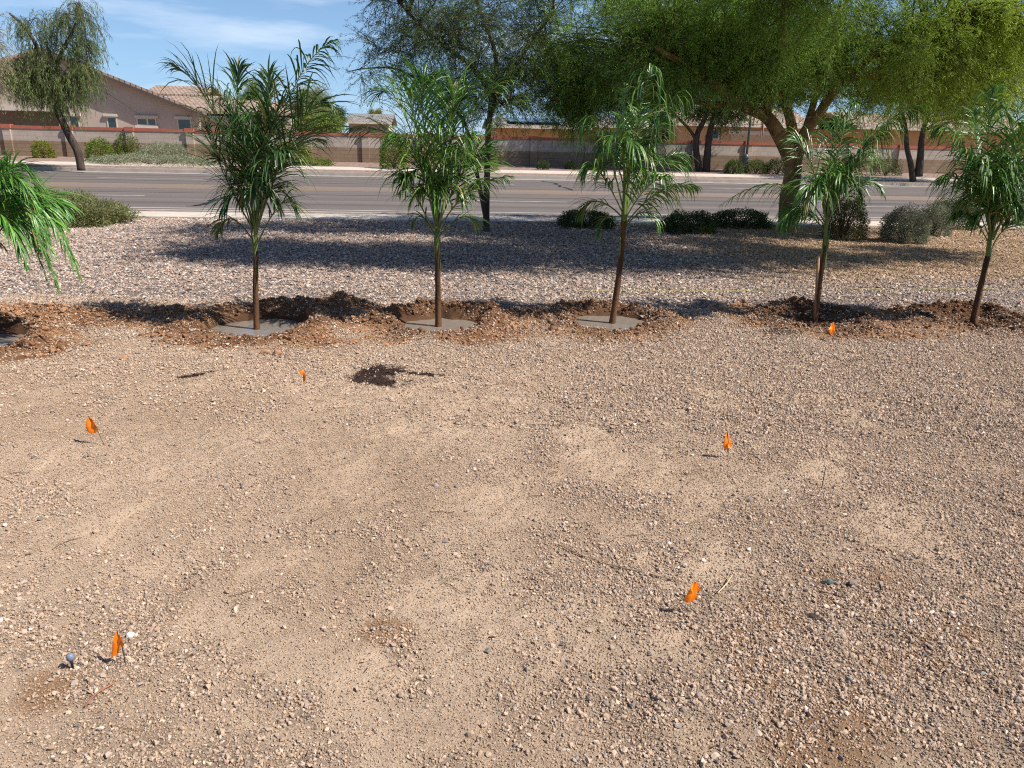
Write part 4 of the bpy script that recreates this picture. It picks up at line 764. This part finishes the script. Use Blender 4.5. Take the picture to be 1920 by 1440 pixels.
def shrub(name, label, c, rad, n, cols, leaf, group=None, stems=14, cut=.0, top=None, lumpy=.25, cat='shrub'):
    c = np.array(c, float); rad = np.array(rad, float); root = tag(empty(name, (c[0], c[1], c[2])), label, cat, group)
    d = rng.normal(size=(n, 3)); d /= np.linalg.norm(d, axis=1, keepdims=True); d[:, 2] = np.abs(d[:, 2]) * 1.0
    lum = 1 + lumpy * (fbm(d[:, 0] * 2 + c[0] * 3 + 20, (d[:, 1] + d[:, 2] * 1.3) * 2 + 20, .6, 201, 3) * 2 - 1)
    pw = np.power(np.abs(d), .75) * np.sign(d)                       # slightly boxy, clipped outline
    pos = pw * rad * (lum * rng.uniform(.55, 1.04, n) ** .5)[:, None]
    pos[:, 2] += .02
    low = rng.uniform(0, 1, n) < .25; pos[low, 2] *= rng.uniform(0, 1, low.sum())
    tone = np.clip(rng.uniform(0, 1, n), 0, 1)[:, None]; cc = cols[0] * (1 - tone) + cols[1] * tone
    blades(pos, d * .8 + rng.normal(size=(n, 3)) * .6, leaf[0] * rng.uniform(.6, 1.4, n), leaf[1] * rng.uniform(.7, 1.3, n), cc, 'foliage', M_leaf, root)
    b = MB()
    for k in range(stems):
        a = random.uniform(0, 6.28); q = random.uniform(.3, .85); e = Vector((math.cos(a) * rad[0] * q, math.sin(a) * rad[1] * q, rad[2] * random.uniform(.5, .9)))
        b.tube([(0, 0, -.03), e * .5 + Vector((0, 0, .05)), e], [.012 + rad[2] * .012, .008, .004], 5)
    b.build('stems', M_twig, root, True); return root
def shrub_px(name, label, x0, x1, ytop, ybot, z, n, cols, leaf, group=None, depth=None, **k):
    p = P((x0 + x1) / 2, ybot, z); s = math.sqrt(p.y ** 2 + 1.6 ** 2) / F_PX * 1.02; rx = (x1 - x0) / 2 * s; h = (ybot - ytop) * s * 1.0
    ry = depth or rx * .8; return shrub(name, label, (p.x, p.y + ry * .6, z), (rx, ry, h), n, cols, leaf, group, **k)
SG = (A3(.08, .09, .055), A3(.34, .34, .23)); YG = (A3(.09, .12, .015), A3(.34, .36, .05)); GG = (A3(.06, .11, .015), A3(.24, .32, .04)); DK = (A3(.03, .05, .015), A3(.10, .14, .04)); SV = (A3(.16, .18, .10), A3(.40, .43, .28))
g1 = 'clipped shrubs along the block wall'
shrub_px('shrub', 'small yellow green shrub at the far left in front of the wall', 59, 96, 267, 298, .12, 2600, YG, (.09, .035), g1)
shrub_px('shrub', 'round green shrub right of the leaning weeping tree trunk', 160, 207, 266, 303, .12, 3200, GG, (.09, .035), g1)
shrub_px('shrub', 'green shrub against the pilaster, left of the silver bush', 216, 261, 258, 298, .14, 3200, GG, (.09, .035), g1)
shrub_px('silver_bush', 'big silver green sprawling bush below the gabled house', 255, 345, 274, 305, .12, 5200, SV, (.10, .03), None, 1.0)
shrub_px('silver_bush', 'low sprawling silver green bush trailing right along the sidewalk', 160, 400, 294, 309, .12, 6500, SV, (.10, .03), None, .9)
shrub_px('shrub', 'yellowish shrub right of the leftmost full palm by the wall', 520, 578, 268, 308, .14, 4200, YG, (.10, .035), g1)
shrub_px('low_plant', 'low green plant at the foot of the wall right of the yellowish shrub', 548, 618, 300, 311, .14, 2200, GG, (.09, .03))
shrub_px('shrub', 'tall green shrub behind the palm left of centre', 712, 762, 258, 316, .14, 4600, GG, (.10, .035), g1)
shrub_px('shrub', 'mid green rounded bush behind the twin stemmed tree', 862, 932, 280, 320, .14, 4200, (A3(.08,.12,.03), A3(.25,.30,.09)), (.10, .03), g1)
for x0, x1, t_, lb in [(1008, 1028, 304, 'tiny shaded plant at the wall foot, left one of two'), (1060, 1078, 303, 'tiny shaded plant at the wall foot, right one of two')]:
    shrub_px('low_plant', lb, x0, x1, t_, 318, .14, 900, DK, (.08, .03), 'tiny plants in the shade of the wall')
shrub_px('shrub', 'green shrub just left of the street lamp base', 1362, 1392, 302, 326, .14, 2200, (A3(.05,.08,.02), A3(.16,.22,.05)), (.09, .03), g1)
shrub_px('shrub', 'green shrub just right of the street lamp base', 1400, 1438, 304, 326, .14, 2600, (A3(.05,.08,.02), A3(.16,.22,.05)), (.09, .03), g1)
shrub_px('shrub', 'dark shrub between street lamp and big trunk', 1440, 1480, 303, 327, .14, 2600, DK, (.09, .03), g1)
shrub_px('shrub', 'dark shrub at the wall left of the far right tree stems', 1640, 1690, 300, 330, .14, 2200, DK, (.09, .03), g1)
# this side of the road
shrub_px('low_hedge', 'low olive hedge behind the bright palm at the left edge', -40, 208, 376, 424, 0, 30000, (A3(.12,.13,.05), A3(.38,.38,.17)), (.075, .013), None, .75, stems=40, lumpy=.45)
g2 = 'low dark hedges at the near sidewalk'
shrub_px('low_hedge', 'short dark low hedge left of the palm right of centre', 1052, 1150, 402, 430, 0, 9000, DK, (.04, .014), g2, .5, stems=20)
shrub_px('low_hedge', 'dark hedge patch right behind the palm right of centre', 1248, 1345, 404, 440, 0, 9000, DK, (.04, .014), g2, .5, stems=20)
shrub_px('low_hedge', 'dark hedge patch left of the big golden trunk', 1340, 1450, 400, 430, 0, 9000, DK, (.04, .014), g2, .5, stems=20)
shrub_px('loose_shrub', 'loose olive shrub behind the palm with the split stem', 1555, 1625, 378, 450, 0, 7500, (A3(.07,.07,.02), A3(.22,.20,.07)), (.045, .014), None, .45, stems=24)
g3 = 'rounded grey shrubs right of the big tree'
shrub_px('round_shrub', 'clipped rounded grey green shrub, nearest of three at the right', 1667, 1742, 398, 457, 0, 15000, SG, (.032, .012), g3, .40, lumpy=.22)
shrub_px('round_shrub', 'clipped grey green shrub, middle of three at the right', 1730, 1785, 390, 444, 0, 10000, SG, (.032, .012), g3, .40, lumpy=.25)
shrub_px('round_shrub', 'darkest shrub, farthest of three near the rightmost palm', 1758, 1835, 382, 432, 0, 12000, DK, (.035, .012), g3, .50, lumpy=.1)

# ------------------------------------------------------------------ block wall across the road
WV = 46.0; ZB = .15; wr = tag(empty('block_wall', (0, 0, 0), R(YAW)), 'long two tone block wall with red cap across the road', 'wall')
ZM, ZC, ZT = .98, 1.60, 1.76
MB().box((-70, WV, ZB), (110, WV + .2, ZM)).build('lower_courses', M_block_lo, wr)
MB().box((-70, WV + .002, ZM), (110, WV + .198, ZC)).build('upper_courses', M_block_hi, wr)
MB().box((-70, WV - .03, ZC), (110, WV + .23, ZT)).build('cap', M_cap, wr)
u_a = to_uv(PV(246, 270, WV))[0]; u_b = to_uv(PV(358, 270, WV))[0]; du = u_b - u_a
for k in range(-4, 15):
    u = u_a + k * du; b = MB().box((u - .2, WV - .12, ZB), (u + .2, WV - .001, ZM)); p_ = b.build('pilaster', M_block_lo, wr)
    MB().box((u - .2, WV - .12, ZM), (u + .2, WV - .001, ZC)).build('upper_block', M_block_hi, p_)
    MB().box((u - .24, WV - .16, ZC), (u + .24, WV + .26, ZT + .05)).build('cap', M_cap, p_)

# ------------------------------------------------------------------ houses
def uvz(px, py, v): p = PV(px, py, v); return to_uv(p)[0], p.z
def hwin(root, x0, x1, y0, y1, V, split=None, hdr=None, sill=None):
    a, z1 = uvz(x0, y0, V); c, z0 = uvz(x1, y1, V)
    w_ = MB().box((a - .07, V - .035, z0 - .06), (c + .07, V - .001, z0)).box((a - .07, V - .035, z1), (c + .07, V - .001, z1 + .06)).box((a - .07, V - .035, z0), (a, V - .001, z1)).box((c, V - .035, z0), (c + .07, V - .001, z1))
    if split: s_ = uvz(split, y0, V)[0]; w_.box((s_ - .05, V - .03, z0), (s_ + .05, V - .001, z1))
    wo = w_.build('window', M_trim, root); MB().box((a, V - .02, z0), (c, V - .003, z1)).build('pane', M_glass, wo)
    if hdr: (hx0, hy0, hx1, hy1) = hdr; a, z1 = uvz(hx0, hy0, V); c, z0 = uvz(hx1, hy1, V); MB().box((a, V - .13, z0), (c, V - .002, z1)).build('header', M_trim, wo, bevel=.01)
    if sill: (hx0, hy0, hx1, hy1) = sill; a, z1 = uvz(hx0, hy0, V); c, z0 = uvz(hx1, hy1, V); MB().box((a, V - .15, z0), (c, V - .002, z1)).build('sill', M_trim, wo, bevel=.01)
HV = 54.0; hr = tag(empty('gabled_house', (0, 0, 0), R(YAW)), 'brown stucco house with wide gable end and tiled roof at the left', 'house')
ua, za = uvz(85, 96, HV); ue, ze = uvz(383, 214, HV); slope = (za - ze) / (ue - ua); ul = ua - (ue - ua) * 1.15; zl = za - (ua - ul) * slope
up0, zp1 = uvz(-140, 205, HV); up1, zp0 = uvz(112, 240, HV); zp1 = uvz(50, 208, HV)[1]
# gable wall with the patio recess left open
OV = .55
wall = MB().prism([(up1, .1), (ue - .35, .1), (ue - .35, ze + .05), (ua, za - .08), (up1, za - .08 - (ua - up1) * slope if up1 < ua else za - .08 - (up1 - ua) * slope)] if up1 > ua else [(up1, .1), (ue - .35, .1), (ue - .35, ze), (ua, za - .1), (up1, za - .1 - (ua - up1) * slope)], HV, HV + .25)
wall.prism([(ul + .4, zp1), (up1 - .001, zp1), (up1 - .001, za - .08 - abs(up1 - ua) * slope)] + ([(ua, za - .08)] if up1 > ua else []) + [(ul + .4, zl - .1)], HV, HV + .25)
wall.prism([(ue - .6, .1), (ue - .36, .1), (ue - .36, ze - .02), (ue - .6, ze - .02)], HV + .26, HV + 13.5, .75).box((ul, HV + 4, .1), (up1, HV + 4.2, zp1 + .4)).box((up1 - .0, HV + .26, .1), (up1 + .2, HV + 4, zp1 + .4)).box((ul, HV + .01, .1), (ul + .4, HV + .4, zp1 - .01)).build('wall', M_stucco, hr)
MB().box((ul, HV - .1, zp1 + .002), (uvz(112, 206, HV)[0], HV - .003, zp1 + .26)).build('patio_beam', M_trim, hr)
th = .16
rf = MB().prism([(ua, za + .02), (ue + .3, ze - slope * .3 + .02), (ue + .3, ze - slope * .3 + .02 + th), (ua, za + .02 + th)], HV - OV, HV + 14, .75)
rf.prism([(ul - .3, zl - .3 * slope + .02), (ua, za + .02), (ua, za + .02 + th), (ul - .3, zl - .3 * slope + .02 + th)], HV - OV, HV + 14, .75); roof = rf.build('roof', M_tile, hr)
fb = MB().prism([(ua, za - .16), (ue + .34, ze - slope * .34 - .16), (ue + .34, ze - slope * .34 + .015), (ua, za + .015)], HV - OV - .04, HV - OV + .02)
fb.prism([(ul - .3, zl - .3 * slope - .16), (ua, za - .16), (ua, za + .015), (ul - .3, zl - .3 * slope + .015)], HV - OV - .04, HV - OV + .02); fb.build('fascia', M_fascia, hr)
hwin(hr, 131, 148, 219, 238, HV, None, (123, 212, 152, 218)); hwin(hr, 202, 219, 221, 240, HV, None, (194, 213, 221, 219))
hwin(hr, 258, 292, 223, 234, HV, 276, (252, 216, 297, 222), (254, 235, 298, 241)); hwin(hr, 334, 358, 224, 243, HV, None, (327, 218, 361, 224))
# rear wing to the right with stepped tile roofs
V2 = 60.0; a, z = uvz(395, 218, V2); c, _ = uvz(545, 218, V2); MB().box((a - 3, V2, .1), (c, V2 + 9, z)).build('rear_wall', M_stucco, hr)
def slope_roof(x0, x1, ye, yt, V, depth, m, root, name='rear_roof'):
    a, z0 = uvz(x0, ye, V); c, _ = uvz(x1, ye, V); z0 = uvz((x0 + x1) / 2, ye, V)[1]; pt = PV((x0 + x1) / 2, yt, V + depth); z1 = pt.z
    b = MB(); b.v = [(a, V - .4, z0), (c, V - .4, z0), (c, V + depth, z1), (a, V + depth, z1), (a, V - .4, z0 + .18), (c, V - .4, z0 + .18), (c, V + depth, z1 + .18), (a, V + depth, z1 + .18)]
    b.v += [(a, V + 2 * depth, z0), (c, V + 2 * depth, z0), (a, V + 2 * depth, z0 + .18), (c, V + 2 * depth, z0 + .18)]
    b.f = [(4, 5, 6, 7), (0, 1, 5, 4), (1, 2, 6, 5), (0, 4, 7, 3), (3, 2, 1, 0), (7, 6, 11, 10), (3, 8, 9, 2), (8, 10, 11, 9), (2, 9, 11, 6), (3, 7, 10, 8)]
    return b.build(name, m, root), (a, c, z0)
slope_roof(300, 548, 214, 192, V2, 4.5, M_tile, hr)
slope_roof(268, 384, 181, 165, HV + 16, 3.5, M_tile, hr)
slope_roof(300, 420, 200, 183, HV + 13, 3.0, M_tile, hr)
hwin(hr, 440, 458, 222, 244, V2)
vent = MB().lathe([(.06, 0), (.06, .5), (.09, .5), (.09, .58)], (uvz(259, 165, HV + 3)[0], HV + 3, uvz(259, 172, HV + 3)[1] - .2), 8); vent.build('roof_vent', M_metal, hr)
def house(name, label, V, x0, x1, ywall, ytop, m, mr, base=.2, extra=None):
    r_ = tag(empty(name, (0, 0, 0), R(YAW)), label, 'house', 'houses beyond the block wall'); _, (a, c, z0) = slope_roof(x0, x1, ywall, ytop, V, 5.0, mr, r_, 'roof')
    MB().box((a + .4, V, base), (c - .4, V + 9.8, z0 + .005)).build('wall', m, r_); 
    MB().box((a, V - .46, z0 - .02), (c, V - .41, z0 + .16)).build('fascia', M_trim, r_); return r_
h2 = house('distant_house', 'distant house with low grey roof seen right of the dark rounded tree', 75, 645, 735, 232, 217, M_stucco, M_tile_g)
h3 = house('distant_house', 'orange tan house with blue solar panels on its roof', 58, 918, 1108, 241, 228, M_stucco_or, M_tile_g)
a, z = uvz(957, 237, 58); c, _ = uvz(1060, 237, 58); z1 = PV(1000, 229, 61).z
b = MB(); zz0 = uvz(1010, 241, 58)[1] + .40; zz1 = PV(1013, 228, 63).z + .24
n_p = 6
for k in range(n_p):
    a1 = a + (c - a) * k / n_p + .03; c1 = a + (c - a) * (k + 1) / n_p - .03
    b = MB(); b.v = [(a1, 58.1, zz0), (c1, 58.1, zz0), (c1, 62.0, zz1 - .1), (a1, 62.0, zz1 - .1), (a1, 58.1, zz0 + .06), (c1, 58.1, zz0 + .06), (c1, 62.0, zz1 - .04), (a1, 62.0, zz1 - .04)]; b.f = [(0,3,2,1),(4,5,6,7),(0,1,5,4),(1,2,6,5),(2,3,7,6),(3,0,4,7)]
    b.build('solar_panel', M_solar, h3)
h4 = house('distant_house', 'pale house with white framed windows behind the palm right of centre', 60, 1112, 1252, 240, 226, M_stucco_tan, M_tile_g); 
hwin(h4, 1128, 1158, 246, 262, 60); 
h5 = house('distant_house', 'tan house with garage behind the street lamp', 58, 1262, 1530, 238, 205, M_stucco_tan, M_tile)
hwin(h5, 1334, 1346, 244, 260, 58); a, z1 = uvz(1370, 252, 58); c, z0 = uvz(1452, 275, 58)
gd = MB().box((a, 57.95, z0), (c, 57.998, z1)).build('garage_door', mat('garage_door', (.50, .34, .20), .7, .05, 2), h5); MB().box((a - .2, 57.93, z1 + .001), (c + .2, 57.998, z1 + .28)).build('door_frame', M_trim, gd)
h6 = house('distant_house', 'orange tan house behind the wall at the far right', 58, 1600, 1960, 246, 220, M_stucco_or, M_tile)

# ------------------------------------------------------------------ street lamp, small flag on a pole
sp_ = fp(1396, 326, .06); lr = tag(empty('street_lamp', tuple(sp_)), 'grey green street lamp post with fluted base beside the far sidewalk', 'street lamp')
MB().lathe([(.26, 0), (.26, .10), (.22, .14), (.19, .45), (.14, .80), (.17, .84), (.17, .90), (.11, .96), (.09, 1.05)], n=16).build('base', M_metal, lr, True)
MB().lathe([(.065, 1.05), (.05, 3.9), (.045, 4.6)], n=12).build('post', M_metal, lr, True)
MB().lathe([(.10, 4.6), (.16, 4.7), (.05, 4.75), (.05, 4.8)], n=12).build('collar', M_metal, lr, True)
MB().lathe([(.12, 4.8), (.2, 5.15), (.19, 5.2)], n=12).build('lantern', mat('frosted_glass', (.6, .6, .55), .3), lr, True)
MB().lathe([(.24, 5.2), (.15, 5.35), (.03, 5.45), (.02, 5.6)], n=12).build('lamp_cap', M_metal, lr, True)
fpp = fp(1423, 316, .17); fr_ = tag(empty('flag_pole', tuple(fpp)), 'thin dark pole with a small limp red and white flag by the wall', 'flag pole')
MB().tube([(0, 0, 0), (.01, 0, 1.5), (.02, 0, 3.15)], [.022, .018, .014], 8).build('pole', M_metal, fr_, True)
b = MB(); nn_ = 12
for j in range(9):
    for k in range(nn_): 
        s_ = k / (nn_ - 1); b.v.append((.02 - .24 * s_ * (1 - .45 * j / 8) , .05 * math.sin(s_ * 11 + j * .4) - .02, 3.1 - j * .13 - s_ * .22))
b.f = [(j*nn_+k, j*nn_+k+1, (j+1)*nn_+k+1, (j+1)*nn_+k) for j in range(8) for k in range(nn_-1)]
mf, n, l, bb = newmat('striped_cloth'); co = n.new('ShaderNodeTexCoord'); wv_ = n.new('ShaderNodeTexWave'); wv_.bands_direction = 'X'; wv_.inputs['Scale'].default_value = 5; wv_.inputs['Distortion'].default_value = .6
rr_ = n.new('ShaderNodeValToRGB'); rr_.color_ramp.interpolation = 'CONSTANT'; rr_.color_ramp.elements[0].color = (.5, .05, .05, 1); rr_.color_ramp.elements[1].position = .55; rr_.color_ramp.elements[1].color = (.65, .6, .58, 1)
l.new(co.outputs['Object'], wv_.inputs['Vector']); l.new(wv_.outputs['Fac'], rr_.inputs['Fac']); l.new(rr_.outputs['Color'], bb.inputs['Base Color'])
b.build('flag_cloth', mf, fr_, True)

# ------------------------------------------------------------------ orange marking flags
def gz(x, y): return float(relief(np.array([x]), np.array([y]))[0][0])
def mark_flag(label, base_px, top_px, cloth_px, fold=1.0):
    """cloth_px: outline in photo pixels relative to the wire, placed in the wire's own upright plane; the cloth is folded in depth"""
    B = P(*base_px); B.z = gz(B.x, B.y); root = tag(empty('marking_flag', tuple(B)), label, 'marking flag', 'orange marking flags stuck in the yard')
    T_ = PY(*top_px, B.y + .01); MB().tube([Vector((0, 0, -.03)), (T_ - B) * .5 + Vector((.002, 0, 0)), T_ - B], .0019, 6).build('wire', M_wire, root, True)
    pts = [PY(a, c, B.y + .01 + (dd if len(q) > 2 else 0)) - B for q in cloth_px for (a, c, dd) in [q if len(q) > 2 else (*q, 0)]]
    cen = sum(pts, Vector()) / len(pts); b = MB(); N = 5
    # fan of rings so the cloth can buckle
    rings = []
    for j in range(N + 1):
        f = j / N; ring = []
        for i, p in enumerate(pts):
            q = cen.lerp(p, f); q = q + Vector((0, .006 * fold * math.sin((q.x - cen.x) * 75) * (1 - .3 * f) + .003 * math.sin(q.z * 50), 0)); ring.append(q)
        rings.append(ring)
    n = len(pts); b.v.append(tuple(rings[0][0]))
    for rg in rings[1:]: b.v += [tuple(q) for q in rg]
    for i in range(n): b.f.append((0, 1 + i, 1 + (i + 1) % n))
    for j in range(N - 1):
        for i in range(n): o1 = 1 + j * n; o2 = o1 + n; b.f.append((o1 + i, o2 + i, o2 + (i + 1) % n, o1 + (i + 1) % n))
    o = b.build('cloth', M_orange, root, False); so = o.modifiers.new('thick', 'SOLIDIFY'); so.thickness = .0006
    return root
mark_flag('orange flag nearest the bottom left, tall and pointed, beside the sprinkler head', (236, 1246), (221, 1183), [(217, 1184), (222, 1184), (226, 1196, -.01), (232, 1210), (230, 1214), (224, 1216), (222, 1224), (212, 1232), (208, 1236), (210, 1222), (213, 1200)])
mark_flag('largest orange flag, nearest at the bottom right, folded over', (1340, 1152), (1316, 1100), [(1301, 1091), (1306, 1092, -.006), (1315, 1104), (1305, 1110), (1308, 1119), (1300, 1127), (1288, 1130), (1281, 1124), (1287, 1113), (1294, 1102, -.012)])
mark_flag('orange flag at the left on the bare sand, folded like a tent', (198, 832), (167, 782), [(165, 782), (170, 783), (176, 793, -.02), (184, 804), (182, 811), (173, 813), (166, 810), (162, 800), (162, 790)])
mark_flag('slim orange flag on the gravel right of the centre', (1366, 858), (1365, 810), [(1362, 811), (1367, 813), (1369, 822), (1372, 832), (1370, 839), (1365, 840, -.02), (1360, 844), (1355, 835), (1358, 824)])
mark_flag('small bent orange flag left of the dark mulch patch', (570, 722), (567, 690), [(561, 697), (566, 690), (570, 696), (573, 706, -.02), (572, 716), (568, 714), (568, 704), (564, 700)])
mark_flag('small orange flag in front of the palm with the split stem', (1561, 640), (1563, 604), [(1559, 606), (1563, 604), (1566, 613), (1566, 622), (1563, 627), (1556, 626), (1553, 618, -.02), (1557, 611)])
# sprinkler head, bare wire stake
p = P(136, 1251); p.z = gz(p.x, p.y); sr = tag(empty('sprinkler_head', tuple(p)), 'small sprinkler riser with grey blue cap at the bottom left', 'sprinkler head')
MB().lathe([(.004, -.02), (.004, .022), (.006, .024), (.006, .03)], n=10).build('riser', M_black, sr, True)
MB().lathe([(.006, .03), (.011, .034), (.012, .044), (.010, .052), (.004, .055)], (-.002, 0, 0), 14).build('cap', M_blue, sr, True)
B = P(1542, 907); B.z = gz(B.x, B.y); T_ = PY(1549, 873, B.y); s_ = tag(MB().tube([Vector((0, 0, -.03)), (T_ - B) * .5, T_ - B], [.0022, .0022, .002], 7).build('wire_stake', M_black, smooth=True), 'thin dark bare stake standing in the gravel at the right', 'stake'); s_.location = B
